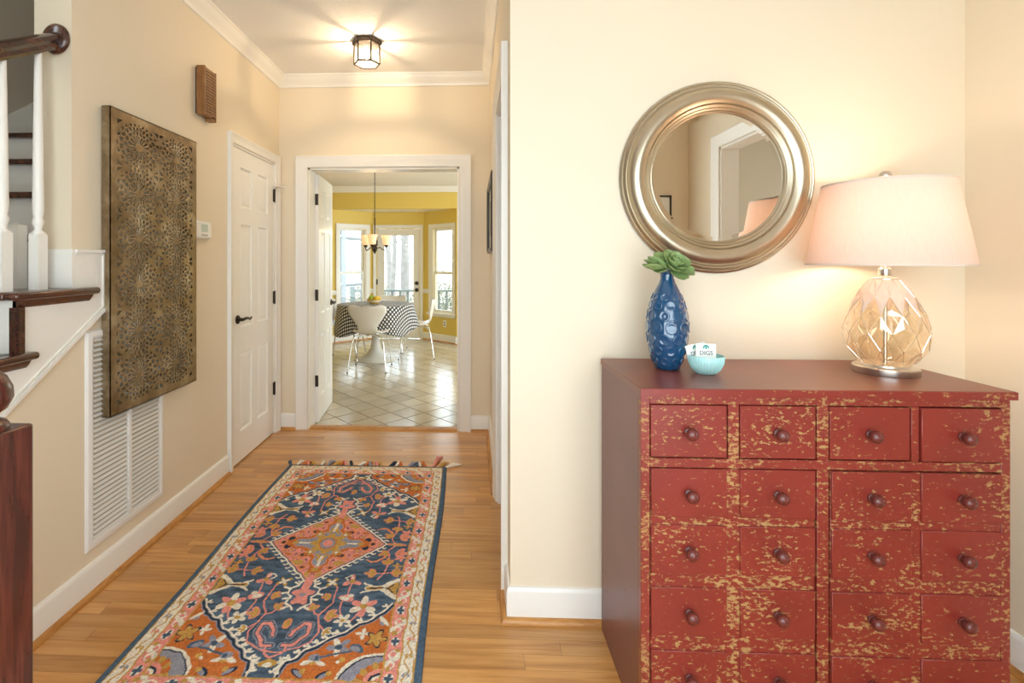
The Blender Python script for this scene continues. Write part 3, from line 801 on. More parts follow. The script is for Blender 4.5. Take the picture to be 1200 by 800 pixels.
# ================================================================ STAIRS
sc_ = thing('staircase', 'staircase with dark wood treads, white balusters and mahogany newel at the left edge', 'staircase', (-2.0, 0.2, 0))
SO = Vector((-2.0, 0.2, 0))
def sp(name, mb, mat, parent=None, **k):
    if parent is None: mb.v = [tuple(Vector(v) - SO) for v in mb.v]
    else: mb.v = [tuple(Vector(v) - SO) for v in mb.v]
    return obj(name, mb, mat, parent or sc_, **k)
XI = XL - 0.147
for i in range(1, 14):
    z = RISE * i; y0 = yr(i); y1 = yr(i + 1)
    xr = -0.985 if i <= 2 else (XL + 0.05 if i <= 6 else XI)
    xw = xr - 0.0 if i > 6 else (XL if i > 2 else -1.0)
    # riser
    sp('riser', MB().box(-2.648, xw - (0.002 if i > 6 else 0), y0, y0 + 0.02, z - RISE, z - 0.028), 'white')
    t = MB(); yn = y0 - 0.035
    if i == 6:
        t.box(-2.648, XL + 0.002, yn, YE - 0.002, z - 0.026, z)
    else:
        t.box(-2.648, xr if i > 6 else (XL + 0.002 if i > 2 else xr), yn, y1 + 0.0, z - 0.028, z)
    to = sp('tread', t, 'mahog', bevel=0.008, seg=3)
    if 3 <= i <= 6:
        rn = MB(); rn.box(XL + 0.002, XL + 0.05, yn, y1 + 0.055, z - 0.026, z)
        sp('return_nosing', rn, 'mahog', to, bevel=0.011, seg=3)
        cv = MB(); cv.prism([(XL + 0.002, z - 0.027), (XL + 0.034, z - 0.027), (XL + 0.026, z - 0.040), (XL + 0.016, z - 0.052), (XL + 0.002, z - 0.054)], y0 - 0.0, y1 + 0.035, lambda a, b_, c: (a, c, b_))
        sp('cove_moulding', cv, 'mahog', to, smooth=30)
        bk = MB(); bk.box(XL + 0.002, XL + 0.022, y0 - 0.012, y0 + 0.024, z - RISE, z - 0.05)
        bk.box(XL + 0.022, XL + 0.028, y0 - 0.004, y0 + 0.014, z - RISE, z - 0.05)
        sp('riser_bracket', bk, 'mahog', to)
# white skirt board on the wall under the treads
poly = [(1.942, 1.352), (1.942, 1.115), (0.31, 0.0), (0.205, 0.0)]
for i in range(1, 7):
    poly.append((yr(i), RISE * (i - 1) - (0.03 if i > 1 else 0))); poly.append((yr(i), RISE * i - 0.03))
poly = poly[:4] + poly[4:] + [(YE, 1.17), (YE, 1.352)]
sk = MB(); sk.prism(poly, XL + 0.001, XL + 0.013, lambda a, b_, c: (c, a, b_))
sko = sp('skirt_board', sk, 'white')
# moulded edge
sl = (1.115 - 0.0) / (1.942 - 0.31); nx = Vector((-sl, 1)).normalized()
for off, wd, th in ((0.0, 0.012, 0.022), (0.016, 0.006, 0.018)):
    r_ = MB()
    def q(a, b_): return (a, b_)
    o0 = off; o1 = off + wd
    outer = [(1.942 - o0, 1.352 - o0), (1.942 - o0, 1.115 + o0 * 0.55), (0.33, 0.013 + o0 * 1.1)]
    inner = [(1.942 - o1, 1.352 - o1), (1.942 - o1, 1.115 + o1 * 0.55), (0.33, 0.013 + o1 * 1.25)]
    r_.prism([(1.786, 1.352 - o0), outer[0], inner[0], (1.786, 1.352 - o1)], XL + 0.012, XL + th, lambda a, b_, c: (c, a, b_))
    r_.prism([outer[0], outer[1], inner[1], inner[0]], XL + 0.012, XL + th, lambda a, b_, c: (c, a, b_))
    r_.prism([outer[1], outer[2], inner[2], inner[1]], XL + 0.012, XL + th, lambda a, b_, c: (c, a, b_))
    sp('skirt_moulding', r_, 'white', sko)
# base on the wall end above tread 6
rb = MB(); rb.box(XL - 0.145, XL + 0.013, YE - 0.014, YE - 0.001, RISE * 6 + 0.001, 1.338); rb.box(XL - 0.145, XL + 0.013, YE - 0.010, YE - 0.001, 1.338, 1.352)
sp('base_return', rb, 'white')
# skirt on the stairwell wall
sk2 = MB(); sk2.prism([(0.2, 0.28), (4.0, 0.28 + 3.8 * RISE / RUN), (4.0, 0.10 + 3.8 * RISE / RUN), (0.2, 0.0)], -2.649, -2.632, lambda a, b_, c: (c, a, b_))
sp('wall_skirt', sk2, 'white')
# balusters
def baluster(x, y, z0, z1):
    h = z1 - z0; b_ = MB(); s_ = 0.019
    b_.box(x - s_, x + s_, y - s_, y + s_, z0, z0 + 0.195)
    prof = [(0.019, 0.19), (0.021, 0.20), (0.012, 0.212), (0.012, 0.22), (0.0175, 0.235), (0.0185, 0.245), (0.0135, 0.258), (0.0165, 0.27), (0.0175, 0.29), (0.0155, 0.5), (0.011, h)]
    b_.lathe(prof, 14, (x, y, z0))
    # chamfer between block and turning
    b_.add([(x - s_, y - s_, z0 + .195), (x + s_, y - s_, z0 + .195), (x + s_, y + s_, z0 + .195), (x - s_, y + s_, z0 + .195)] +
           [(x - s_ * .7, y - s_ * .7, z0 + .205), (x + s_ * .7, y - s_ * .7, z0 + .205), (x + s_ * .7, y + s_ * .7, z0 + .205), (x - s_ * .7, y + s_ * .7, z0 + .205)],
           [(0, 1, 5, 4), (1, 2, 6, 5), (2, 3, 7, 6), (3, 0, 4, 7), (4, 5, 6, 7)])
    return sp('baluster', b_, 'white', smooth=35)
XB = -1.553
RS = 0.60; RZ = 2.135
railz = lambda y: RZ + RS * (y - YE)
for (y, i) in ((1.700, 6), (1.565, 6), (1.43, 5), (1.295, 5), (1.16, 4), (1.02, 4)):
    baluster(XB, y, RISE * i, railz(y) - 0.015)
hp = MB(); hp.box(XI - 0.06, XI - 0.02, YE - 0.045, YE - 0.005, RISE * 6, RISE * 6 + 0.235)
hp.add([(XI - 0.06, YE - .045, 1.441), (XI - .02, YE - .045, 1.441), (XI - .02, YE - .005, 1.441), (XI - .06, YE - .005, 1.441), (XI - .04, YE - .025, 1.452)], [(0, 1, 4), (1, 2, 4), (2, 3, 4), (3, 0, 4)])
sp('skirt_post', hp, 'white')
# handrail with moulded section
sec = [(-0.030, 0.010), (-0.028, 0.026), (-0.016, 0.034), (0.016, 0.034), (0.028, 0.026), (0.030, 0.010), (0.022, -0.004), (0.024, -0.018), (0.018, -0.030), (-0.018, -0.030), (-0.024, -0.018), (-0.022, -0.004)]
hr = MB(); hr.prism(sec, 0.80, YE - 0.012, lambda a, b_, c: (XB + a, c, railz(c) + b_))
hro = sp('handrail', hr, 'mahog', smooth=35)
ro = MB(); ro.lathe([(0, 0), (0.048, 0), (0.052, 0.006), (0.050, 0.014), (0.040, 0.022), (0, 0.024)], 32, (0, 0, 0), lambda a, b_, c: (XB + a, YE - 0.001 - c, RZ + 0.002 + b_ * 1.1))
sp('rosette', ro, 'mahog', hro, smooth=40)
# newel
NX, NY, NH = -0.908, 0.85, 0.065
nw = MB(); nw.box(NX - NH, NX + NH, NY - NH, NY + NH, 0, 0.998)
nwo = sp('newel_post', nw, 'newel', bevel=0.006)
cp = MB(); cp.lathe([(0, 0.996), (0.056, 0.996), (0.058, 1.004), (0.053, 1.012), (0.043, 1.017), (0.041, 1.026), (0.055, 1.037), (0.063, 1.055), (0.062, 1.074), (0.053, 1.095), (0.033, 1.113), (0.0, 1.122)], 36, (NX, NY, 0))
sp('newel_cap', cp, 'newel', nwo, smooth=50)
nb = MB(); nb.box(NX - NH - 0.012, NX + NH + 0.012, NY - NH - 0.012, NY + NH + 0.012, 0, 0.16)
sp('newel_base', nb, 'newel', nwo, bevel=0.006)

# ================================================================ WALL THINGS (left wall)
# pierced metal panel
PY0, PY1, PZ0, PZ1 = 1.925, 2.545, 0.675, 1.935
pa = thing('metal_wall_panel', 'large pierced bronze gold metal panel of lacy rosettes on the left wall', 'wall art', (XL, (PY0 + PY1) / 2, PZ0))
PWD, PHT = PY1 - PY0, PZ1 - PZ0
px_ = 0.0025
nxg, nzg = int(PWD / px_), int(PHT / px_)
U, V = np.meshgrid((np.arange(nxg) + 0.5) * px_, (np.arange(nzg) + 0.5) * px_, indexing='ij')
solid = np.ones_like(U, bool)
inner = (U > 0.035) & (U < PWD - 0.035) & (V > 0.035) & (V < PHT - 0.035)
cw = (PWD - 0.07) / 2; ncol, nrow = 2, 6; ch = (PHT - 0.07) / nrow
lu = (U - 0.035) % cw - cw / 2; lv = (V - 0.035) % ch - ch / 2
rr = np.hypot(lu, lv * cw / ch * 1.0); th = np.arctan2(lv, lu)
Rm = cw / 2 * 1.06
def spokes(n, fr, ph=0): return np.abs(((th / (2 * PI) * n + ph) % 1) - 0.5) * 2 < fr
q_ = rr / Rm
hole = np.zeros_like(solid)
hole |= (q_ > 0.16) & (q_ < 0.47) & spokes(18, 0.5)
hole |= (q_ > 0.52) & (q_ < 0.64) & spokes(18, 0.55, 0.5)
hole |= (q_ > 0.69) & (q_ < 0.82) & spokes(24, 0.6)
hole |= (q_ > 0.87) & (q_ < 0.97) & spokes(24, 0.42, 0.5)
# curved triangles between the rosettes
hole |= (q_ > 1.13) & (np.abs(lv) < ch / 2 - 0.006) & (np.abs(lu) < cw / 2 - 0.006)
# small petals on the edges between cells
eu = np.minimum(np.abs(lu - cw / 2), np.abs(lu + cw / 2)); ev = np.minimum(np.abs(lv - ch / 2), np.abs(lv + ch / 2))
solid &= ~(hole & inner)
idx = np.argwhere(solid)
ii, jj = idx[:, 0], idx[:, 1]
vid = lambda a_, b_: a_ * (nzg + 1) + b_
quads = np.stack([vid(ii, jj), vid(ii + 1, jj), vid(ii + 1, jj + 1), vid(ii, jj + 1)], 1)
used, inv = np.unique(quads, return_inverse=True)
inv = inv.reshape(quads.shape)
gu = used // (nzg + 1); gv = used % (nzg + 1)
co = np.stack([np.full(len(used), 0.042), gu * px_ - PWD / 2, gv * px_], 1)
def np_mesh(name, co, quads):
    me = bpy.data.meshes.new(name)
    me.vertices.add(len(co)); me.vertices.foreach_set('co', co.astype(np.float32).ravel())
    me.loops.add(quads.size); me.loops.foreach_set('vertex_index', quads.astype(np.int32).ravel())
    me.polygons.add(len(quads)); me.polygons.foreach_set('loop_start', np.arange(0, quads.size, 4, dtype=np.int32))
    me.polygons.foreach_set('loop_total', np.full(len(quads), 4, dtype=np.int32))
    me.update(calc_edges=True); me.validate(); return me
o = obj('pierced_sheet', np_mesh('pierced_sheet', co, inv), 'pierced', pa)
sm = o.modifiers.new('thickness', 'SOLIDIFY'); sm.thickness = 0.003
fr = MB(); fr.box(0.006, 0.042, -PWD / 2, -PWD / 2 + 0.004, 0, PHT); fr.box(0.006, 0.042, PWD / 2 - 0.004, PWD / 2, 0, PHT)
fr.box(0.006, 0.042, -PWD / 2, PWD / 2, 0, 0.004); fr.box(0.006, 0.042, -PWD / 2, PWD / 2, PHT - 0.004, PHT)
obj('side_return', fr, 'pierced', pa)
st = MB(); st.box(0.0, 0.012, -0.2, 0.2, PHT - 0.10, PHT - 0.08); st.box(0.0, 0.012, -0.2, 0.2, 0.08, 0.10)
obj('hanging_bracket', st, 'pierced', pa)

# return air grille
GY0, GY1, GZ0, GZ1 = 1.845, 2.325, 0.172, 1.035
gr = thing('air_return_grille', 'white louvred return air grille low on the left wall behind the metal panel', 'air vent', (XL, GY0, GZ0))
GW, GH = GY1 - GY0, GZ1 - GZ0
gm = lambda s, z, t: (t, s, z)
obj('frame', casing_mb(0.035, GW - 0.035, GH - 0.035, [(0, 0.0), (0, 0.008), (0.010, 0.012), (0.028, 0.010), (0.035, 0.003), (0.035, 0.0)], gm, 0.035, True), 'plastic', gr)
obj('back_plate', MB().box(0.0005, 0.0015, 0.034, GW - 0.034, 0.034, GH - 0.034), simple('grille_shadow_tan', (0.50, 0.43, 0.33), 0.9), gr)  # backing coloured tan to stand for the shadows between the louvres
mul = MB(); mul.box(0.001, 0.013, GW / 2 - 0.008, GW / 2 + 0.008, 0.036, GH - 0.036); obj('mullion', mul, 'plastic', gr)
ns = 40; hw = (GW - 0.07) / 2 - 0.009
sm_ = MB(); sm_.prism([(0.002, 0.0015), (0.0025, 0.0035), (0.0125, -0.0025), (0.012, -0.0045)], 0, hw, lambda a, b_, c: (a, c, b_))
sme = sm_.mesh('louvre'); sme.materials.append(M['plastic'])
for k in range(ns):
    z = 0.043 + (GH - 0.084) * k / (ns - 1)
    for s_ in (0.036, GW / 2 + 0.008):
        o = bpy.data.objects.new('louvre', sme); C.objects.link(o); o.parent = gr; o.location = (0, s_, z)

# door chime
cy0, cy1, cz0, cz1 = 2.605, 2.735, 2.105, 2.37
chm = thing('door_chime', 'slatted walnut door chime box high on the left wall', 'door chime', (XL, cy0, cz0))
cw_, chh = cy1 - cy0, cz1 - cz0
obj('back_plate', MB().box(0.0, 0.006, 0.004, cw_ - 0.004, 0.004, chh - 0.008), 'dark', chm)
bd = MB(); bd.box(0.006, 0.052, 0.0, 0.018, 0.0, chh); bd.box(0.006, 0.045, 0.018, cw_ - 0.04, 0.0, 0.012); bd.box(0.006, 0.045, 0.018, cw_, chh - 0.012, chh); bd.box(0.006, 0.05, cw_ - 0.006, cw_, -0.015, chh)
bd.box(0.006, 0.045, cw_ - 0.04, cw_ - 0.006, -0.015, 0.0)
obj('case', bd, 'chime', chm, bevel=0.003)
obj('sound_cloth', MB().box(0.008, 0.036, 0.018, cw_ - 0.006, 0.012, chh - 0.012), 'dark', chm)
slm = MB().box(0.036, 0.048, 0.018, cw_ - 0.006, -0.006, 0.006).mesh('slat'); slm.materials.append(M['chime'])
for k in range(15):
    o = bpy.data.objects.new('slat', slm); C.objects.link(o); o.parent = chm; o.location = (0, 0, 0.016 + k * (chh - 0.032) / 14)
# thermostat
ty0, ty1, tz0, tz1 = 2.572, 2.735, 1.430, 1.527
tm = thing('thermostat', 'white wall thermostat with grey display between metal panel and closet door', 'thermostat', (XL, ty0, tz0))
tw, thh = ty1 - ty0, tz1 - tz0
obj('case', MB().box(0.0, 0.026, 0, tw, 0, thh), 'plastic', tm, bevel=0.012, seg=4)
obj('display', MB().box(0.0255, 0.0268, tw * 0.30, tw * 0.70, thh * 0.38, thh * 0.82), 'lcd', tm)
for k in range(4): obj('button', MB().box(0.0255, 0.0272, tw * (0.32 + 0.10 * k), tw * (0.38 + 0.10 * k), thh * 0.16, thh * 0.24), 'sock', tm)
for k in range(2): obj('button', MB().box(0.0255, 0.0272, tw * 0.80, tw * 0.88, thh * (0.4 + 0.22 * k), thh * (0.52 + 0.22 * k)), 'fbwhite', tm)

# framed picture on the right hall wall
pf = thing('framed_picture', 'narrow black framed picture on the right hall wall near the kitchen doorway', 'picture', (XR, 2.87, 1.36))
pm = lambda s, z, t: (-t, s, z)
obj('frame', casing_mb(0.035, 0.74, 0.445, [(0, 0.004), (0, 0.020), (0.010, 0.024), (0.024, 0.030), (0.035, 0.022), (0.035, 0.0)], pm, 0.035, True), 'black', pf)
obj('mat_board', MB().box(-0.010, -0.006, 0.03, 0.745, 0.03, 0.45), 'matboard', pf)
obj('print', MB().box(-0.0115, -0.0098, 0.17, 0.60, 0.12, 0.36), simple('sepia_print', (0.30, 0.26, 0.2), 0.7, vary=0.5, scale=9), pf)
obj('backing', MB().box(-0.006, 0.0, 0.01, 0.765, 0.01, 0.47), 'black', pf)

# ================================================================ HALL CEILING LANTERN
LX, LY = -0.685, 3.18
ln = thing('ceiling_lantern', 'hexagonal bronze and glass flush ceiling lantern glowing over the hallway', 'ceiling light', (LX, LY, CEIL))
hexp = lambda r, z: [(r * math.cos(PI / 3 * k), r * math.sin(PI / 3 * k), z) for k in range(6)]
def hexl(rz): 
    m_ = MB(); vs = [p for r, z in rz for p in hexp(max(r, 1e-6), z)]; n_ = len(rz)
    return m_.add(vs, [(i * 6 + k, i * 6 + (k + 1) % 6, (i + 1) * 6 + (k + 1) % 6, (i + 1) * 6 + k) for i in range(n_ - 1) for k in range(6)] + [tuple(range(6)), tuple((n_ - 1) * 6 + k for k in range(6))])
obj('canopy', hexl([(0.098, 0), (0.098, -0.022), (0.088, -0.028), (0.02, -0.028)]), 'bronze', ln)
r1, r2, zt_, zb_ = 0.083, 0.083, -0.03, -0.150
tp, bt = hexp(r1, zt_), hexp(r2, zb_)
for k in range(6):
    m_ = MB(); m_.tube([tp[k], bt[k]], 0.0058, 6); obj('bar', m_, 'bronze', ln)
    m_ = MB(); m_.tube([bt[k], bt[(k + 1) % 6]], 0.005, 6); obj('lower_rim', m_, 'bronze', ln)
    m_ = MB(); a_, b_ = [Vector(v) * 0.985 for v in (tp[k], tp[(k + 1) % 6])]; c_, d_ = [Vector((v[0] * .985, v[1] * .985, v[2])) for v in (bt[(k + 1) % 6], bt[k])]
    a_.z = b_.z = zt_
    m_.add([a_, b_, c_, d_], [(0, 1, 2, 3)]); obj('glass_pane', m_, 'lantern_glass', ln)
m_ = MB(); m_.add([Vector((v[0] * .98, v[1] * .98, v[2])) for v in bt], [tuple(range(6))]); obj('bottom_glass', m_, 'lantern_glass', ln)
m_ = MB(); m_.lathe([(0, -0.028), (0.016, -0.028), (0.016, -0.06), (0, -0.06)], 14); obj('socket', m_, 'plastic', ln)
m_ = MB(); m_.sphere((0, 0, -0.085), 0.022, 16, 10, (1, 1, 1.2)); obj('bulb', m_, 'bulb', ln, smooth=60)
def point(name, loc, power, col, rad, parent=None):
    d = bpy.data.lights.new(name, 'POINT'); d.energy = power; d.color = col; d.shadow_soft_size = rad
    o = bpy.data.objects.new(name, d); C.objects.link(o); o.location = loc
    if parent: o.parent = parent
    return o
point('lantern_glow', (0, 0, -0.115), 15, (1.0, 0.77, 0.50), 0.014, ln)

# ================================================================ RUG
RX, RY, RHW, RHL, RT = -0.66, 2.232, 0.505, 0.858, 0.011
rug = thing('area_rug', 'navy and rust medallion wool rug with knotted fringe on the hallway floor', 'rug', (RX, RY, 0))
NXr, NYr = 380, 640
xs = np.linspace(-RHW, RHW, NXr + 1); ys = np.linspace(-RHL, RHL, NYr + 1)
X, Y = np.meshgrid(xs, ys, indexing='ij')
rng = np.random.default_rng(3)
def smooth_noise(nx, ny, cx, cy, seed):
    g = np.random.default_rng(seed).random((cx + 2, cy + 2))
    a = np.linspace(0, cx, nx); b = np.linspace(0, cy, ny)
    ia = a.astype(int); ib = b.astype(int); fa = (a - ia)[:, None]; fb = (b - ib)[None]
    fa = fa * fa * (3 - 2 * fa); fb = fb * fb * (3 - 2 * fb)
    return (g[np.ix_(ia, ib)] * (1 - fa) * (1 - fb) + g[np.ix_(ia + 1, ib)] * fa * (1 - fb) + g[np.ix_(ia, ib + 1)] * (1 - fa) * fb + g[np.ix_(ia + 1, ib + 1)] * fa * fb)
wob = 0.007
u = np.abs(X + wob * (smooth_noise(NXr + 1, NYr + 1, 40, 66, 1) - 0.5)); v = np.abs(Y + wob * (smooth_noise(NXr + 1, NYr + 1, 40, 66, 2) - 0.5))
col = np.zeros(X.shape + (3,)); col[:] = RUGC['navy']
def paint(mask, c): col[mask] = RUGC[c] if isinstance(c, str) else c
def seg_d(ax, ay, bx, by):
    dx, dy = bx - ax, by - ay; t = np.clip(((u - ax) * dx + (v - ay) * dy) / (dx * dx + dy * dy + 1e-12), 0, 1)
    return np.hypot(u - ax - t * dx, v - ay - t * dy)
def line(pts, wd, c):
    for (a_, b_), (c_, d_) in zip(pts, pts[1:]): paint(seg_d(a_, b_, c_, d_) < wd, c)
def ell(cx, cy, rx, ry, c, ang=0.0):
    ca, sa = math.cos(ang), math.sin(ang); dx, dy = u - cx, v - cy
    paint(((dx * ca + dy * sa) / rx) ** 2 + ((-dx * sa + dy * ca) / ry) ** 2 < 1, c)
def poly_mask(pts):
    ins = np.zeros(u.shape, bool); n_ = len(pts)
    for k in range(n_):
        (x1, y1), (x2, y2) = pts[k], pts[(k + 1) % n_]
        cond = ((y1 > v) != (y2 > v)) & (u < (x2 - x1) * (v - y1) / (y2 - y1 + 1e-12) + x1)
        ins ^= cond
    return ins
def flower(cx, cy, r, n_, petal, core, alt=None, ang=0.0):
    r *= 1.12
    for k in range(n_):
        a_ = ang + 2 * PI * k / n_
        ell(cx + r * 0.62 * math.cos(a_), cy + r * 0.62 * math.sin(a_), r * 0.48, r * 0.29, (alt if (alt and k % 2) else petal), a_)
    ell(cx, cy, r * 0.3, r * 0.3, core)
def leaf3(cx, cy, r, c, edge, ang):
    r *= 1.22
    for da, q in ((0, 1.0), (0.8, 0.8), (-0.8, 0.8)):
        ell(cx + r * 0.5 * q * math.cos(ang + da), cy + r * 0.5 * q * math.sin(ang + da), r * 0.55 * q, r * 0.26, edge, ang + da)
    for da, q in ((0, 1.0), (0.8, 0.8), (-0.8, 0.8)):
        ell(cx + r * 0.5 * q * math.cos(ang + da), cy + r * 0.5 * q * math.sin(ang + da), r * 0.40 * q, r * 0.15, c, ang + da)
FW, FL = 0.372, 0.728
# navy ground abrash
ab = smooth_noise(NXr + 1, NYr + 1, 26, 150, 5)
col = col * (0.68 + 0.95 * ab[..., None])
# rust spandrels
bnd = [(0.372, 0.392), (0.345, 0.435), (0.295, 0.482), (0.262, 0.492), (0.224, 0.54), (0.19, 0.558), (0.158, 0.582), (0.14, 0.606), (0.112, 0.622), (0.09, 0.655), (0.062, 0.668), (0.052, 0.70), (0.052, 0.73)]
paint(poly_mask(bnd + [(0.40, 0.74), (0.40, 0.39)]), 'orange')
line(bnd, 0.0085, 'grey'); line(bnd, 0.0045, 'dark')
for k in range(len(bnd) - 1):
    (a_, b_), (c_, d_) = bnd[k], bnd[k + 1]
    mx_, my_ = (a_ + c_) / 2, (b_ + d_) / 2
    line([(a_ - 0.007, b_ - 0.007), (c_ - 0.007, d_ - 0.007)], 0.0032, 'cream')
    ell(mx_ - 0.014, my_ - 0.014, 0.014, 0.006, 'cream', -2.2); ell(mx_ - 0.026, my_ - 0.012, 0.008, 0.005, 'cream', 0.4)
# spandrel motifs
flower(0.283, 0.537, 0.022, 4, 'cream', 'cream')
ell(0.35, 0.474, 0.028, 0.009, 'cream', 0.9); ell(0.343, 0.487, 0.014, 0.007, 'grey', 0.9)
flower(0.335, 0.558, 0.036, 5, 'dark', 'dark'); flower(0.335, 0.558, 0.029, 5, 'ochre', 'ochre')
ell(0.277, 0.602, 0.026, 0.016, 'navy2', 0.5); ell(0.272, 0.604, 0.018, 0.011, 'grey', 0.5)
flower(0.215, 0.597, 0.034, 5, 'grey', 'navy', 'cream', 0.4)
ell(0.238, 0.650, 0.011, 0.011, 'ochre'); ell(0.226, 0.660, 0.007, 0.007, 'cream')
for dx in (-1, 1): ell(0.148 + dx * 0.020, 0.664, 0.024, 0.009, 'cream', 0.35 * dx)
ell(0.148, 0.645, 0.020, 0.014, 'grey'); ell(0.152, 0.645, 0.008, 0.008, 'navy'); ell(0.148, 0.668, 0.014, 0.007, 'ochre')
line([(0.165, 0.64), (0.20, 0.63), (0.26, 0.612)], 0.004, 'navy2')
for (cx, cy, an) in ((0.107, 0.706, 0.6), (0.189, 0.712, -0.7)):
    ell(cx, cy, 0.026, 0.012, 'dark', an); ell(cx + 0.005, cy + 0.002, 0.020, 0.008, 'grey', an); ell(cx + 0.018, cy - 0.008, 0.010, 0.010, 'ochre')
# corner octagon
oc = [(0.236, 0.735), (0.240, 0.700), (0.268, 0.662), (0.305, 0.634), (0.345, 0.626), (0.385, 0.626), (0.385, 0.74), (0.236, 0.74)]
paint(poly_mask(oc), 'grey'); line(oc[:6], 0.0065, 'cream'); line([(a_ + 0.006, b_ + 0.006) for a_, b_ in oc[:6]], 0.0028, 'dark')
for k in range(6):
    a_ = PI + k * (PI / 2) / 5; ell(0.372 + 0.062 * math.cos(a_), 0.728 + 0.058 * math.sin(a_), 0.017, 0.012, 'orange' if k % 2 else 'ochre', a_)
ell(0.372, 0.728, 0.050, 0.046, 'pink'); ell(0.372, 0.728, 0.036, 0.033, 'dark'); ell(0.372, 0.728, 0.026, 0.024, 'cream'); ell(0.372, 0.728, 0.014, 0.013, 'pink')
# navy field vines
line([(0.112, 0.582), (0.123, 0.536), (0.101, 0.454), (0.133, 0.390), (0.126, 0.300), (0.105, 0.276)], 0.0032, 'pink')
line([(0.112, 0.582), (0.078, 0.604), (0.03, 0.625), (0.0, 0.628)], 0.0034, 'pink')
line([(0.101, 0.454), (0.082, 0.448), (0.070, 0.428)], 0.003, 'pink'); line([(0.113, 0.50), (0.139, 0.527)], 0.003, 'pink')
line([(0.195, 0.476), (0.172, 0.43), (0.165, 0.39), (0.178, 0.35), (0.182, 0.27)], 0.0032, 'pink')
line([(0.195, 0.476), (0.228, 0.476), (0.24, 0.455), (0.256, 0.403)], 0.0032, 'pink')
line([(0.28, 0.245), (0.300, 0.206), (0.302, 0.165), (0.305, 0.11), (0.285, 0.05), (0.318, 0.0)], 0.0032, 'pink')
line([(0.300, 0.206), (0.262, 0.208)], 0.003, 'pink'); line([(0.300, 0.206), (0.335, 0.20)], 0.003, 'pink')
flower(0.099, 0.272, 0.025, 4, 'ochre', 'cream', None, 0.6); flower(0.099, 0.272, 0.016, 4, 'cream', 'cream', None, 0.6)
leaf3(0.115, 0.352, 0.030, 'ochre', 'salmon', 2.9)
ell(0.177, 0.360, 0.030, 0.019, 'pink', 0.3); ell(0.172, 0.362, 0.019, 0.012, 'cream', 0.3); ell(0.192, 0.345, 0.012, 0.010, 'cream')
flower(0.179, 0.262, 0.034, 3, 'pink', 'ochre', None, 0.4); line([(0.162, 0.258), (0.145, 0.24), (0.165, 0.225), (0.178, 0.245)], 0.003, 'cream')
flower(0.256, 0.403, 0.046, 6, 'cream', 'ochre', 'pink', 0.5)
for (cx, cy, an) in ((0.302, 0.145, 1.5 + PI), (0.335, 0.20, 0.0), (0.262, 0.208, PI)):
    leaf3(cx, cy, 0.036, 'ochre', 'salmon', an)
# Y shaped cream and ochre brackets
line([(0.250, 0.300), (0.305, 0.298)], 0.013, 'cream'); line([(0.305, 0.298), (0.366, 0.248)], 0.012, 'cream'); line([(0.305, 0.298), (0.366, 0.348)], 0.012, 'cream')
paint(poly_mask([(0.315, 0.298), (0.368, 0.256), (0.368, 0.340)]), 'ochre')
line([(0.250, 0.300), (0.305, 0.298)], 0.008, 'ochre'); line([(0.258, 0.300), (0.33, 0.298)], 0.0028, 'dark'); line([(0.33, 0.298), (0.352, 0.275)], 0.0028, 'dark'); line([(0.33, 0.298), (0.352, 0.321)], 0.0028, 'dark')
for sg in (-1, 1): line([(0.262, 0.300 + sg * 0.014), (0.238, 0.300 + sg * 0.022), (0.230, 0.300 + sg * 0.030)], 0.0045, 'cream')
flower(0.195, 0.476, 0.028, 5, 'cream', 'ochre', None, 0.3)
leaf3(0.069, 0.430, 0.032, 'ochre', 'salmon', -1.9); leaf3(0.127, 0.448, 0.040, 'ochre', 'pink', 0.2); leaf3(0.139, 0.527, 0.028, 'ochre', 'cream', 0.3)
# loops
lp = [(0.020, 0.600), (0.050, 0.600), (0.090, 0.545), (0.086, 0.500), (0.062, 0.498), (0.036, 0.530), (0.030, 0.555)]
line(lp, 0.015, 'grey'); line(lp, 0.0115, 'navy'); line(lp, 0.0066, 'pink')
line([(0.0, 0.655), (0.028, 0.632), (0.033, 0.61)], 0.004, 'pink')
ell(0.0, 0.675, 0.030, 0.016, 'ochre'); ell(0.0, 0.682, 0.014, 0.010, 'cream'); ell(0.0, 0.50, 0.015, 0.027, 'salmon'); ell(0.0, 0.50, 0.010, 0.02, 'ochre')
line([(0.035, 0.652), (0.050, 0.665), (0.038, 0.69), (0.05, 0.71)], 0.0045, 'cream')
# side bouquets on the long axis
leaf3(0.325, 0.055, 0.042, 'salmon', 'pink', 0.3); ell(0.318, 0.0, 0.048, 0.011, 'salmon'); ell(0.318, 0.0, 0.032, 0.005, 'ochre')
leaf3(0.285, 0.062, 0.034, 'ochre', 'salmon', 2.6); flower(0.350, 0.098, 0.022, 5, 'pink', 'salmon')
line([(0.28, 0.095), (0.25, 0.125), (0.225, 0.13)], 0.006, 'salmon'); line([(0.225, 0.13), (0.205, 0.118)], 0.004, 'salmon')
flower(0.345, 0.155, 0.018, 4, 'ochre', 'salmon')
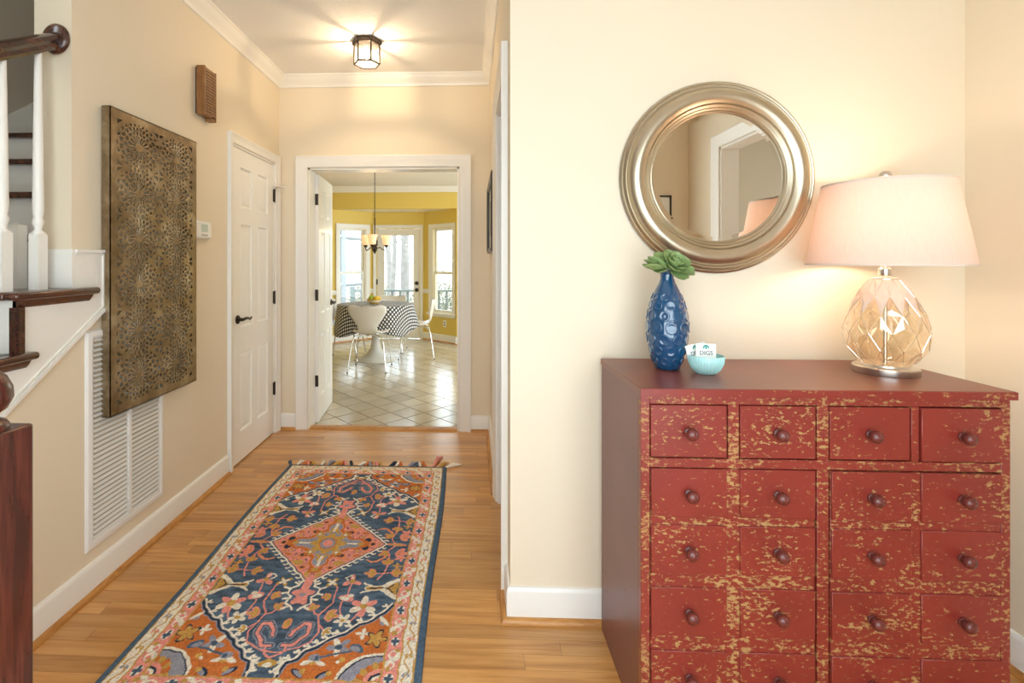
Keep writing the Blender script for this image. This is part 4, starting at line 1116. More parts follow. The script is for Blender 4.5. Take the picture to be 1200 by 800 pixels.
# medallion
hx, hy = 0.252, 0.262
md = u / hx + v / hy
hexm = np.maximum(md, v / 0.262 * 0.9)
paint(md < 1.05, 'dark'); 
paint((md < 1.10) & (md > 1.055), 'cream')
paint(md < 1.03, 'pink')
cells = smooth_noise(NXr + 1, NYr + 1, 34, 58, 9); cells = (cells + cells[::-1] + cells[:, ::-1] + cells[::-1, ::-1]) / 4
paint((md < 1.0) & (cells > 0.60), 'ochre'); paint((md < 1.0) & (cells < 0.45), 'salmon'); paint((md < 1.0) & (cells < 0.37), 'orange'); paint((md < 0.99) & (cells < 0.33), 'dark'); paint((md < 0.97) & (np.abs(cells - 0.535) < 0.008), 'dark')
for k in range(1, 13):
    t = k / 13; cx, cy = hx * 1.08 * (1 - t), hy * 1.08 * t
    line([(cx, cy), (cx + 0.014, cy + 0.012)], 0.0035, 'cream'); line([(cx + 0.014, cy + 0.012), (cx + 0.022, cy + 0.006)], 0.0035, 'cream')
def star(s):
    a_ = (u < 0.180 * s) & (v < 0.046 * s * np.sqrt(np.clip(1.0 - (u / (0.182 * s)) ** 4, 0, 1)) + 0.004 * np.cos(u * 90))
    b_ = (v < 0.205 * s) & (u < 0.040 * s * np.sqrt(np.clip(1.0 - (v / (0.207 * s)) ** 4, 0, 1)) + 0.004 * np.cos(v * 90))
    c_ = (u / (0.135 * s) + v / (0.150 * s)) < 1.0
    d_ = (u < 0.080 * s) & (v < 0.088 * s)
    return a_ | b_ | c_ | d_
paint(star(1.06), 'orange'); paint(star(0.90), 'salmon'); paint(star(0.86), 'grey')
flower(0, 0, 0.066, 8, 'ochre', 'ochre')
paint((cells > 0.60) & star(0.80) & (np.hypot(u, v) > 0.06), 'ochre')
ell(0, 0, 0.040, 0.046, 'orange'); ell(0, 0, 0.034, 0.040, 'grey'); ell(0, 0, 0.022, 0.025, 'pink')
line([(0, 0.10), (0, 0.165)], 0.007, 'cream'); ell(0, 0.195, 0.014, 0.014, 'ochre'); line([(0.09, 0), (0.13, 0)], 0.006, 'cream'); ell(0.152, 0, 0.016, 0.012, 'ochre')
flower(0.06, 0.07, 0.02, 4, 'ochre', 'cream')
# finials
line([(0, 0.25), (0, 0.31)], 0.016, 'pink'); ell(0, 0.335, 0.044, 0.022, 'pink'); ell(0, 0.372, 0.026, 0.024, 'pink'); ell(0, 0.345, 0.014, 0.009, 'grey'); ell(0.02, 0.39, 0.012, 0.012, 'pink')
line([(0.022, 0.265), (0.030, 0.295), (0.06, 0.315), (0.055, 0.345), (0.04, 0.36), (0.048, 0.395), (0.025, 0.415), (0.012, 0.43)], 0.0042, 'cream')
for (a_, b_, c_, d_) in ((0.06, 0.315, 0.082, 0.305), (0.057, 0.34, 0.080, 0.345), (0.042, 0.37, 0.066, 0.375), (0.03, 0.412, 0.05, 0.425), (0.03, 0.29, 0.052, 0.278)):
    line([(a_, b_), (c_, d_)], 0.005, 'cream')
# borders: distances from the field
du = u - FW; dv = v - FL
db = np.where(du * 1.0 > dv * 1.0, du, dv)       # border distance (max)
along = np.where(du > dv, v, u)
b1, b2, b3, b4 = 0.006, 0.054, 0.060, 0.103
paint(db > 0, 'ochre')
paint((db > b1) & (db < b2), 'pink')
ph = (along / 0.150) % 1.0; cross = (db - b1) / (b2 - b1)
mk = (db > b1) & (db < b2)
paint(mk & (np.hypot((ph - 0.18) * 3.4, (cross - 0.62) * 1.1) < 0.46), 'cream'); paint(mk & (np.hypot((ph - 0.42) * 3.4, (cross - 0.38) * 1.1) < 0.44), 'cream')
paint(mk & (np.hypot((ph - 0.16) * 3.4, (cross - 0.50) * 1.1) < 0.22), 'pink'); paint(mk & (np.hypot((ph - 0.44) * 3.4, (cross - 0.50) * 1.1) < 0.20), 'pink')
paint(mk & (np.hypot((ph - 0.78) * 2.6, (cross - 0.5) * 1.1) < 0.36), 'cream')
paint(mk & (((np.abs(ph - 0.78) < 0.045) & (np.abs(cross - 0.5) < 0.30)) | ((np.abs(ph - 0.78) < 0.13) & (np.abs(cross - 0.5) < 0.10))), 'navy')
paint(mk & (np.hypot((ph - 0.53) * 3.4, (cross - 0.3) * 1.3) < 0.24), 'ochre'); paint(mk & (np.hypot((ph - 0.03) * 3.4, (cross - 0.72) * 1.3) < 0.24), 'ochre')
paint((db >= b3) & (db < b4), 'cream')
cr2 = (db - b3) / (b4 - b3); mk = (db >= b3) & (db < b4)
ph2 = (along / 0.074) % 1.0; kk = (along / 0.074).astype(int) % 3
paint(mk & (np.abs(cr2 - 0.5 - 0.22 * np.sin(ph2 * 2 * PI)) < 0.07), 'ochre')
for q, cc in enumerate(('grey', 'pink', 'ochre')):
    paint(mk & (kk == q) & (np.hypot((ph2 - 0.5) * 2.2, (cr2 - 0.5)) < 0.30) & (np.abs(cr2 - 0.5) > (ph2 - 0.35) * 0.6), cc)
paint((db >= b4) & (db < b4 + 0.006), 'ochre')
edge = (np.abs(X) > RHW - 0.026) | (np.abs(Y) > RHL - 0.018)
paint(edge, 'navy2')
# yarn level unevenness
col = col * (0.72 + 0.60 * rng.random(X.shape)[..., None]) * (0.88 + 0.24 * smooth_noise(NXr + 1, NYr + 1, 120, 200, 11)[..., None])
zz = RT - 0.0010 * rng.random(X.shape) + 0.0006 * smooth_noise(NXr + 1, NYr + 1, 12, 20, 21)
dm = np.minimum(RHW - np.abs(X), RHL - np.abs(Y)); zz = zz * np.clip(0.35 + dm / 0.008, 0, 1)
# slightly wavy right edge like a loose hand made rug
Xw = X + 0.006 * np.sin(Y * 4.3) * (X / RHW)
co = np.stack([Xw.ravel(), Y.ravel(), zz.ravel()], 1)
I, J = np.meshgrid(np.arange(NXr), np.arange(NYr), indexing='ij'); I = I.ravel(); J = J.ravel()
vid = lambda a_, b_: a_ * (NYr + 1) + b_
quads = np.stack([vid(I, J), vid(I + 1, J), vid(I + 1, J + 1), vid(I, J + 1)], 1)
# rim down to the floor
rim = [(i, 0) for i in range(NXr)] + [(NXr, j) for j in range(NYr)] + [(i, NYr) for i in range(NXr, 0, -1)] + [(0, j) for j in range(NYr, 0, -1)]
rid = np.array([vid(a_, b_) for a_, b_ in rim]); low = co[rid].copy(); low[:, 2] = 0.0005
nb_ = len(co); co = np.vstack([co, low]); n_ = len(rid); k = np.arange(n_)
quads = np.vstack([quads, np.stack([rid, nb_ + k, nb_ + (k + 1) % n_, rid[(k + 1) % n_]], 1)])
me = np_mesh('rug_pile', co, quads)
ca = me.color_attributes.new('pile', 'FLOAT_COLOR', 'POINT')
cc = np.ones((len(co), 4), np.float32); cc[:nb_, :3] = np.clip(col.reshape(-1, 3), 0, 1); cc[nb_:, :3] = RUGC['navy']
ca.data.foreach_set('color', cc.ravel())
me.shade_smooth()
obj('pile', me, 'wool', rug)
ycol = ['navy', 'cream', 'orange', 'pink', 'ochre', 'cream', 'grey', 'ochre', 'orange', 'pink', 'dark', 'cream', 'orange', 'grey', 'pink', 'ochre', 'dark', 'cream', 'orange', 'grey']
for end in (1, -1):
    nt2 = 26
    for k in range(nt2):
        x = -RHW + 0.012 + (2 * RHW - 0.024) * k / (nt2 - 1)
        y = end * (RHL - 0.004); ln_ = random.uniform(0.05, 0.075); sw = random.uniform(-0.05, 0.05)
        if end == 1 and k == nt2 - 1: sw, ln_ = 0.09, 0.05
        if end == 1 and k == nt2 - 3: sw, ln_ = 0.035, 0.17
        t = MB()
        for q in range(3):
            jx = random.uniform(-0.010, 0.010)
            t.tube([(x, y, 0.006), (x + sw * 0.3 + jx * 0.3, y + end * ln_ * 0.3, 0.010), (x + sw * 0.6 + jx * 0.6, y + end * ln_ * 0.65, 0.009 + 0.004 * q), (x + sw + jx * 1.8, y + end * ln_, 0.006)], [0.006, 0.0085, 0.008, 0.005], 6)
        obj('tassel', t, 'yarn_' + ycol[k % len(ycol)], rug, smooth=60)

# ================================================================ RED CABINET
CX0, CX1, CYF, CYB, CH = 0.462, 1.432, 1.362, 1.765, 0.962
cab = thing('apothecary_cabinet', 'distressed red apothecary cabinet with rows of small drawers and round knobs', 'cabinet', (CX0, CYF, 0))
W_, D_ = CX1 - CX0, CYB - CYF
obj('top', MB().box(-0.004, W_ + 0.010, -0.008, D_, CH - 0.022, CH), 'redtop', cab, bevel=0.002)
fe = MB().box(-0.004, W_ + 0.010, -0.0105, -0.0082, CH - 0.0215, CH - 0.001); obj('top_edge', fe, 'red', cab)
obj('side_panel', MB().box(0, 0.02, 0.0205, D_, 0, CH - 0.023), 'redside', cab)
obj('side_panel', MB().box(W_ - 0.02, W_, 0.0205, D_, 0, CH - 0.023), 'redside', cab)
obj('back_panel', MB().box(0.02, W_ - 0.02, D_ - 0.012, D_, 0.05, CH - 0.023), 'redside', cab)
obj('carcass', MB().box(0.021, W_ - 0.021, 0.026, 0.05, 0.05, CH - 0.03), 'dark', cab)
# drawer grid (local x from cabinet left)
cols = [(0.027, 0.231), (0.266, 0.466), (0.503, 0.712), (0.738, 0.945)]
rowz = [(0.773, 0.915), (0.611, 0.742), (0.455, 0.588), (0.285, 0.418), (0.105, 0.245)]
ff = MB()
ff.box(0, 0.024, -0.001, 0.02, 0.04, CH - 0.023); ff.box(W_ - 0.024, W_, -0.001, 0.02, 0.04, CH - 0.023)
ff.box(0.024, W_ - 0.024, -0.001, 0.02, 0.918, CH - 0.023)
ff.box(0.024, W_ - 0.024, -0.001, 0.02, 0.745, 0.770)
ff.box(0.469, 0.500, -0.001, 0.02, 0.0, 0.745); ff.box(0.024, W_ - 0.024, -0.001, 0.02, 0.04, 0.085)
obj('face_frame', ff, 'redworn', cab, bevel=0.0012, seg=1)
for a_, b_ in ((0.234, 0.263), (0.469, 0.500), (0.715, 0.735)):
    obj('stile', MB().box(a_, b_, -0.001, 0.02, 0.770, 0.918), 'redworn', cab, bevel=0.0012, seg=1)
def knob(parent, x, y, z):
    k = MB(); k.lathe([(0, 0), (0.012, 0), (0.012, 0.004), (0.0085, 0.006), (0.0085, 0.011), (0.0135, 0.014), (0.0165, 0.020), (0.0155, 0.027), (0.010, 0.032), (0, 0.034)], 18, (0, 0, 0), lambda a_, b_, c: (x + a_, y - c, z + b_))
    return obj('knob', k, 'knob', parent, smooth=50)
for ci, (a_, b_) in enumerate(cols):
    z0, z1 = rowz[0]
    off = -0.006 if ci == 3 else -0.0005
    d = obj('drawer', MB().box(a_, b_, off, 0.022, z0, z1), 'red', cab, bevel=0.0015, seg=1)
    knob(d, (a_ + b_) / 2 + 0.0, off, (z0 + z1) / 2 - 0.002)
for nm, cs, xa, xb, off, tilt in (('door', (0, 1), 0.027, 0.466, 0.0, 0.0), ('door', (2, 3), 0.504, 0.945, -0.004, 0.0)):
    d = obj('door', MB().box(xa, xb, off + 0.003, 0.022, 0.09, 0.742), 'redworn', cab, bevel=0.0015, seg=1)
    for ci in cs:
        a_, b_ = cols[ci]
        for z0, z1 in rowz[1:]:
            a2, b2_ = max(a_, xa + 0.001), min(b_, xb - 0.001)
            obj('drawer_front', MB().box(a2, b2_, off - 0.0015, off + 0.0045, z0, z1), 'red', d, bevel=0.0015, seg=1)
            knob(d, (a2 + b2_) / 2, off - 0.0015, (z0 + z1) / 2 - 0.002)
pl_ = MB()
pl_.box(0, 0.05, 0.0, 0.02, 0, 0.04); pl_.box(W_ - 0.05, W_, 0, 0.02, 0, 0.04)
obj('foot_rail', pl_, 'red', cab)

# ================================================================ ROUND MIRROR
MX, MZ = 0.874, 1.607
mir = thing('round_mirror', 'round wall mirror in a wide champagne silver frame above the red cabinet', 'mirror', (MX, YM, MZ))
prof = [(0.341, 0.0), (0.343, 0.010), (0.336, 0.015), (0.3325, 0.0135), (0.329, 0.018), (0.324, 0.022), (0.319, 0.0205), (0.315, 0.026)]
for k in range(9):
    t = k / 8; prof.append((0.312 - 0.052 * t, 0.027 + 0.020 * math.sin(PI * (0.10 + 0.78 * t))))
prof += [(0.258, 0.028), (0.254, 0.031), (0.250, 0.028), (0.246, 0.025), (0.243, 0.027), (0.239, 0.0245), (0.236, 0.021), (0.233, 0.0225), (0.229, 0.019), (0.227, 0.014), (0.227, 0.0)]
mfn = lambda a_, b_, c: (a_, -c, b_)
obj('frame', MB().ring(prof, 96, mfn), 'champframe', mir, smooth=30)
gl = MB(); gl.lathe([(0, 0.0155), (0.213, 0.0155), (0.229, 0.0148)], 96, (0, 0, 0), mfn)
go = obj('mirror_glass', gl, 'mirror', mir, smooth=1)
obj('backing', MB().lathe([(0, 0.001), (0.23, 0.001), (0.23, 0.011), (0, 0.011)], 48, (0, 0, 0), mfn), 'black', mir)

# picture by the front wall, glimpsed in the mirror
fp = thing('small_picture', 'small framed picture glimpsed at the lower left of the mirror glass', 'picture', (1.52, YB, 1.52))
obj('frame', casing_mb(-0.07, 0.07, 0.30, [(0, 0.004), (0, 0.014), (0.012, 0.016), (0.012, 0.0)], lambda s, z, t: (s, t, z), 0.0, True), 'black', fp)
obj('print', MB().box(-0.072, 0.072, 0.0, 0.005, -0.002, 0.302), 'paper', fp)

# ================================================================ TABLE LAMP
LPX, LPY = 1.283, 1.575
lamp = thing('table_lamp', 'glass table lamp with pale linen shade glowing on the red cabinet', 'lamp', (LPX, LPY, CH))
obj('base', MB().lathe([(0, 0.0), (0.081, 0.0), (0.082, 0.003), (0.082, 0.019), (0.079, 0.022), (0.060, 0.023), (0.058, 0.029), (0, 0.029)], 48), 'nickel', lamp, smooth=30)
N = 12
rings = [(0.064, 0.029), (0.099, 0.078), (0.107, 0.130), (0.095, 0.184), (0.070, 0.238), (0.040, 0.290)]
rv = []
for i, (r, z) in enumerate(rings):
    rv.append([(r * math.cos(2 * PI * (k + 0.5 * (i % 2)) / N), r * math.sin(2 * PI * (k + 0.5 * (i % 2)) / N), z) for k in range(N)])
gb = MB(); fb = MB(); ridge = MB()
for i in range(len(rings) - 1):
    for k in range(N):
        if i % 2 == 0: tris = [(rv[i][k], rv[i][(k + 1) % N], rv[i + 1][k]), (rv[i][(k + 1) % N], rv[i + 1][(k + 1) % N], rv[i + 1][k])]
        else: tris = [(rv[i][k], rv[i + 1][(k + 1) % N], rv[i + 1][k]), (rv[i][k], rv[i][(k + 1) % N], rv[i + 1][(k + 1) % N])]
        for q, t in enumerate(tris):
            up_tri = i >= 4 or (i == 3 and (q == 0))
            # subdivide each facet and dish it a little so that it catches the light
            a_, b_, c_ = [Vector(p) for p in t]; ctr = (a_ + b_ + c_) / 3; nrm = Vector((ctr.x, ctr.y, 0)).normalized()
            pc = ctr + nrm * 0.004
            (fb if up_tri else gb).add([a_, b_, c_, pc], [(0, 1, 3), (1, 2, 3), (2, 0, 3)])
        for p in ((rv[i + 1][k],), (rv[i + 1][(k - 1) % N] if i % 2 == 0 else rv[i + 1][(k + 1) % N],)):
            ridge.tube([rv[i][k], p[0]], 0.0011, 5, cap=False)
gb.v = [tuple(v) for v in gb.v]
obj('glass_body', gb, 'champagne', lamp)
obj('frosted_collar', fb, 'frost', lamp)
obj('glass_ridges', ridge, thin_glass('clear_glass_ridge', (1.0, 0.96, 0.90), base=0.45), lamp, smooth=60)
obj('inner_rod', MB().lathe([(0, 0.029), (0.006, 0.029), (0.006, 0.293), (0, 0.293)], 14), 'nickel', lamp, smooth=40)
obj('neck', MB().lathe([(0, 0.286), (0.038, 0.286), (0.038, 0.293), (0.018, 0.296), (0.016, 0.300), (0.017, 0.302), (0.017, 0.322), (0.011, 0.325), (0.009, 0.365), (0, 0.365)], 24), 'nickel', lamp, smooth=35)
SZ0, SZ1, SR0, SR1 = 0.336, 0.585, 0.202, 0.160
sh = MB(); sg = 72
prof_ = [(SR0, SZ0), (SR1, SZ1), (SR1 - 0.002, SZ1), (SR0 - 0.002, SZ0)]
sh.ring(prof_, sg)
obj('lamp_shade', sh, 'shade', lamp, smooth=30)
for r_, z_ in ((SR0, SZ0), (SR1, SZ1)):
    hm = MB().ring([(r_ + 0.0006, z_ - 0.003), (r_ + 0.0012, z_), (r_ + 0.0004, z_ + 0.003), (r_ - 0.0028, z_ + 0.002), (r_ - 0.0028, z_ - 0.002)], sg)
    obj('shade_trim', hm, simple('shade_trim_cloth', (0.72, 0.62, 0.54), 0.8), lamp, smooth=50)
sp_ = MB()
for k in range(3):
    a_ = 2 * PI * k / 3 + 0.4; sp_.tube([(0.004 * math.cos(a_), 0.004 * math.sin(a_), SZ1 - 0.012), ((SR1 - 0.002) * math.cos(a_), (SR1 - 0.002) * math.sin(a_), SZ1 - 0.002)], 0.0018, 6)
hp_ = [(0.012, 0, 0.36), (0.055, 0, 0.42), (0.058, 0, 0.50), (0.012, 0, SZ1 - 0.012)]
sp_.tube(hp_, 0.002, 6); sp_.tube([(-x, y, z) for x, y, z in hp_], 0.002, 6)
obj('harp', sp_, 'nickel', lamp, smooth=60)
obj('finial', MB().lathe([(0, SZ1 - 0.014), (0.007, SZ1 - 0.014), (0.006, SZ1 + 0.008), (0.009, SZ1 + 0.012), (0.0165, SZ1 + 0.022), (0.0165, SZ1 + 0.028), (0.011, SZ1 + 0.038), (0, SZ1 + 0.042)], 20), 'nickel', lamp, smooth=50)
m_ = MB(); m_.lathe([(0, 0.365), (0.013, 0.365), (0.014, 0.385), (0.026, 0.415), (0.030, 0.435), (0.024, 0.458), (0, 0.47)], 18)
obj('bulb', m_, M['bulb'], lamp, smooth=60)
point('lamp_glow', (0, 0, 0.47), 4.6, (1.0, 0.78, 0.58), 0.03, lamp)
point('lamp_glow_lower', (0, 0.045, 0.40), 1.5, (1.0, 0.78, 0.58), 0.02, lamp)

# ================================================================ VASE, SUCCULENT, BOWL, CARDS
VX, VY = 0.628, 1.605
vase = thing('glass_vase', 'tall cobalt blue glass vase with dimpled bosses on the red cabinet', 'vase', (VX, VY, CH))
vp = [(0.032, 0.0), (0.039, 0.003), (0.043, 0.02), (0.052, 0.05), (0.0595, 0.085), (0.0635, 0.12), (0.0635, 0.15), (0.059, 0.185), (0.050, 0.22), (0.037, 0.252), (0.025, 0.276), (0.0205, 0.29), (0.0205, 0.302), (0.0245, 0.315), (0.026, 0.318), (0.0235, 0.318), (0.018, 0.300), (0.018, 0.288)]
obj('body', MB().lathe(vp, 48), 'vase', vase, smooth=60)
def vr(z):
    for (r0, z0), (r1_, z1) in zip(vp, vp[1:]):
        if z0 <= z <= z1: return r0 + (r1_ - r0) * (z - z0) / (z1 - z0)
    return 0.04
for ri, (z, sz) in enumerate(((0.030, .012), (0.063, 0.0155), (0.099, 0.0180), (0.137, 0.0190), (0.174, 0.0175), (0.206, 0.0145), (0.233, 0.0105))):
    for k in range(9):
        a_ = 2 * PI * (k + 0.5 * (ri % 2)) / 9; R_ = vr(z)
        rad = Vector((math.cos(a_), math.sin(a_), 0)); tan = Vector((-math.sin(a_), math.cos(a_), 0)); up = Vector((0, 0, 1))
        b_ = MB(); bp_ = [(sz, -0.0015), (sz * 0.93, 0.0018), (sz * 0.80, 0.0024), (sz * 0.64, 0.0010), (sz * 0.3, 0.0003), (0, 0.0002)]
        b_.lathe(bp_, 16, (0, 0, 0), lambda p, q, r: ((vr(z + q * 1.1) + r) * math.cos(a_ + p / R_), (vr(z + q * 1.1) + r) * math.sin(a_ + p / R_), z + q * 1.1))
        obj('boss', b_, 'vase', vase, smooth=70)
suc = thing('succulent', 'green succulent rosette standing in the neck of the blue vase', 'plant', (VX, VY, CH + 0.292))
obj('stem', MB().tube([(0, 0, -0.02), (0.002, -0.002, 0.02), (0.006, -0.006, 0.040)], [0.008, 0.009, 0.012], 10), 'stem', suc, smooth=60)
def leaf_mb(L_, W__, T_, cup):
    m_ = MB(); nu, nv = 7, 6; vs = []
    for i in range(nu + 1):
        t = i / nu; wv = W__ * (0.30 + 0.70 * math.sin(PI * min(1, t * 0.5 + 0.08 + 0.25 * t))) * (1 if t < 0.8 else math.sqrt(max(0.02, 1 - ((t - 0.8) / 0.2) ** 2)) * 0.98 + 0.02)
        for j in range(nv + 1):
            s_ = j / nv * 2 - 1
            vs.append((t * L_, s_ * wv, cup * t * t * L_ + 0.35 * abs(s_) ** 2 * wv + 0.0))
    top = len(vs)
    for i in range(nu + 1):
        for j in range(nv + 1):
            x, y, z = vs[i * (nv + 1) + j]; s_ = abs(j / nv * 2 - 1); e_ = (1 - s_ ** 2) * (1 - (i / nu) ** 4)
            vs.append((x, y, z - T_ * e_ - 0.0006))
    fs = []
    for i in range(nu):
        for j in range(nv):
            a_ = i * (nv + 1) + j; fs.append((a_, a_ + 1, a_ + nv + 2, a_ + nv + 1)); fs.append((top + a_, top + a_ + nv + 1, top + a_ + nv + 2, top + a_ + 1))
    for j in range(nv): 
        a_ = nu * (nv + 1) + j; fs.append((a_, a_ + 1, top + a_ + 1, top + a_)); fs.append((j + 1, j, top + j, top + j + 1))
    for i in range(nu):
        for e_ in (0, nv):
            a_ = i * (nv + 1) + e_; fs.append((a_, a_ + nv + 1, top + a_ + nv + 1, top + a_))
    return m_.add(vs, fs)
leafme = leaf_mb(0.060, 0.027, 0.005, 0.22).mesh('leaf', 60); leafme.materials.append(M['leaf'])
AX = Matrix.Translation((0.012, -0.008, 0.030)) @ Matrix.Rotation(math.radians(40), 4, 'X') @ Matrix.Rotation(math.radians(14), 4, 'Y')
for k in range(24):
    a_ = k * 2.39996; el = math.radians(-8 + 74 * (k / 23) ** 0.9); s_ = 1.12 - 0.62 * (k / 23)
    o = bpy.data.objects.new('leaf', leafme); C.objects.link(o); o.parent = suc
    o.matrix_local = AX @ Matrix.Rotation(a_, 4, 'Z') @ Matrix.Rotation(-el, 4, 'Y') @ Matrix.Translation((0.006, 0, 0.012 * k / 23)) @ Matrix.Scale(s_, 4)
for (a_, el, s_) in ((PI + 0.15, -6, 1.35), (PI - 0.35, 8, 1.25), (PI + 0.5, -26, 0.85), (PI + 0.02, 18, 1.2)):
    o = bpy.data.objects.new('leaf', leafme); C.objects.link(o); o.parent = suc
    o.matrix_local = Matrix.Translation((0.0, -0.004, 0.030)) @ Matrix.Rotation(a_, 4, 'Z') @ Matrix.Rotation(math.radians(-el), 4, 'Y') @ Matrix.Scale(s_, 4)
# bowl
BWX, BWY = 0.722, 1.545
bw = MB(); op = [(0.0, 0.0), (0.026, 0.0), (0.028, 0.002), (0.040, 0.014), (0.049, 0.034), (0.0515, 0.054), (0.0500, 0.056), (0.047, 0.036), (0.038, 0.018), (0.024, 0.007), (0.0, 0.006)]
def ribb(x, y, z):
    return (x, y, z)
bw.lathe(op, 60, (0, 0, 0))
bo = tag(obj('small_bowl', bw, 'bowl', smooth=60, loc=(BWX, BWY, CH)), 'small pale aqua ribbed ceramic bowl beside the blue vase', 'bowl')
rb_ = MB()
for k in range(40):
    a_ = 2 * PI * k / 40
    rb_.tube([((r + 0.0002) * math.cos(a_), (r + 0.0002) * math.sin(a_), z) for r, z in op[2:6]], [0.0012, 0.0016, 0.0018, 0.0012], 5)
obj('rib', rb_, 'bowl', bo, smooth=60)['kind'] = 'stuff'
def text_mesh(body, size, name='lettering'):
    cu = bpy.data.curves.new(name, 'FONT'); cu.body = body; cu.size = size; cu.align_x = 'CENTER'; cu.extrude = 0.0002; cu.offset = 0.0003
    to = bpy.data.objects.new('tmp_text', cu); C.objects.link(to)
    dg = bpy.context.evaluated_depsgraph_get(); dg.update()
    me = bpy.data.meshes.new_from_object(to.evaluated_get(dg)); bpy.data.objects.remove(to); bpy.data.curves.remove(cu)
    me.name = name; return me
def card(label, loc, rz, tilt, lean, txt):
    c = thing('business_card', label, 'card', loc)
    c.rotation_euler = (tilt, lean, rz)
    obj('card_stock', MB().box(-0.032, 0.032, -0.0006, 0.0006, 0, 0.056), 'paper', c)
    me = text_mesh(txt, 0.0175); me.transform(Matrix.Translation((0, -0.0009, 0.0225)) @ Matrix.Rotation(PI / 2, 4, 'X') @ Matrix.Diagonal((1.12, 1, 1, 1)))
    obj('lettering', me, 'ink', c)
    lg = MB(); y = -0.0012; LZ = 0.018
    outer = [(0.0105 * math.cos(t), 0.025 + 0.0095 * math.sin(t)) for t in np.linspace(PI * 1.08, -PI * 0.08, 18)]
    inn = [(0.0082 * math.cos(t), 0.0228 + 0.0058 * math.sin(t)) for t in np.linspace(-PI * 0.06, PI * 1.06, 18)]
    lg.prism(outer + inn, y - 0.0002, y + 0.0004, lambda a_, b_, cc_: (a_, cc_, b_ + LZ))
    lg.prism([(-0.005, 0.0245), (0, 0.0285), (0.005, 0.0245), (0, 0.0215)], y - 0.0002, y + 0.0004, lambda a_, b_, cc_: (a_, cc_, b_ + LZ))
    obj('emblem', lg, 'teal', c)
    return c
card('upright white business card reading DIGS with green emblem in the aqua bowl', (BWX - 0.004, BWY - 0.012, CH + 0.036), 0.10, -0.10, 0.03, 'DIGS')
card('tilted white business card tucked behind the DIGS card at the left', (BWX - 0.016, BWY + 0.006, CH + 0.034), 0.10, -0.12, -0.22, 'DIGS')

# ================================================================ KITCHEN THINGS
TX, TY = -1.275, 6.46
tb = thing('tulip_table', 'round white pedestal dining table under the plaid cloth', 'table', (TX, TY, 0))
obj('pedestal', MB().lathe([(0, 0), (0.278, 0), (0.280, 0.006), (0.270, 0.014), (0.20, 0.034), (0.12, 0.075), (0.07, 0.15), (0.05, 0.26), (0.046, 0.38), (0.055, 0.52), (0.09, 0.64), (0.16, 0.70), (0, 0.70)], 40), 'chairwhite', tb, smooth=40)
obj('tabletop', MB().lathe([(0, 0.70), (0.40, 0.70), (0.485, 0.718), (0.49, 0.726), (0.485, 0.732), (0, 0.732)], 56), 'chairwhite', tb, smooth=40)
# cloth
na, nr_ = 144, 16
me = bpy.data.meshes.new('tablecloth'); vs, fs, uvs = [], [], []
vs.append((0, 0, 0.736)); uvs.append((0, 0))
def drop(t): return 0.335 + 0.05 * math.cos(4 * (t - 0.35)) 
radii = [0.12, 0.25, 0.38, 0.47, 0.495] + [None] * 12
for i, r in enumerate(radii):
    for k in range(na):
        t = 2 * PI * k / na
        if r is not None: p = (r * math.cos(t), r * math.sin(t), 0.736 - (0.003 if r > 0.49 else 0)); f_ = r
        else:
            q = (i - 4) / 12; d = drop(t) * q
            fold = 0.5 + 0.5 * math.sin(8 * t + 0.9 * math.sin(3 * t))
            R_ = 0.497 + q * (0.028 + 0.055 * fold) ; p = (R_ * math.cos(t), R_ * math.sin(t), 0.733 - d * 0.985); f_ = 0.495 + d
        vs.append(p); uvs.append((f_ * math.cos(t), f_ * math.sin(t)))
for k in range(na): fs.append((0, 1 + k, 1 + (k + 1) % na))
for i in range(len(radii) - 1):
    for k in range(na):
        a_ = 1 + i * na + k; b_ = 1 + i * na + (k + 1) % na; fs.append((a_, a_ + na, b_ + na, b_))
me.from_pydata(vs, [], fs); uvl = me.uv_layers.new(name='flat')
for lp_ in me.loops: uvl.data[lp_.index].uv = uvs[lp_.vertex_index]
me.shade_smooth()
cl = obj('tablecloth', me, 'plaid', loc=(TX, TY, 0)); tag(cl, 'navy and white woven plaid tablecloth draped over the round table', 'tablecloth')
cl.rotation_euler = (0, 0, 0.5)
sm = cl.modifiers.new('thickness', 'SOLIDIFY'); sm.thickness = 0.0015; sm.offset = 1

# moulded shell chairs
def chair_shell():
    # (y back from front, z) centre line, seat front -> back top; half width
    prof = [(0.215, 0.425, 0.150), (0.205, 0.437, 0.185), (0.15, 0.446, 0.212), (0.05, 0.440, 0.216), (-0.06, 0.434, 0.196), (-0.13, 0.438, 0.160), (-0.175, 0.462, 0.124), (-0.200, 0.505, 0.108),
            (-0.217, 0.56, 0.132), (-0.230, 0.62, 0.176), (-0.242, 0.68, 0.214), (-0.252, 0.73, 0.232), (-0.257, 0.765, 0.228), (-0.259, 0.785, 0.198), (-0.260, 0.791, 0.155)]
    nv = 14; vs, fs = [], []
    for i, (y, z, w__) in enumerate(prof):
        back = max(0, min(1, (z - 0.47) / 0.12)) if i > 5 else 0
        for j in range(nv + 1):
            s_ = j / nv * 2 - 1
            vs.append((s_ * w__, y + back * 0.05 * s_ * s_, z + (1 - back) * 0.018 * s_ * s_ * (1 if 0 < i < 8 else 0.4) - (0.018 * (1 - s_ * s_) if i == len(prof) - 1 else (0.010 * (1 - s_ * s_) if i == len(prof) - 2 else 0))))
    for i in range(len(prof) - 1):
        for j in range(nv): a_ = i * (nv + 1) + j; fs.append((a_, a_ + 1, a_ + nv + 2, a_ + nv + 1))
    me = bpy.data.meshes.new('seat_shell'); me.from_pydata(vs, [], fs); me.shade_smooth(); return me
shell_me = chair_shell(); shell_me.materials.append(M['chairwhite'])
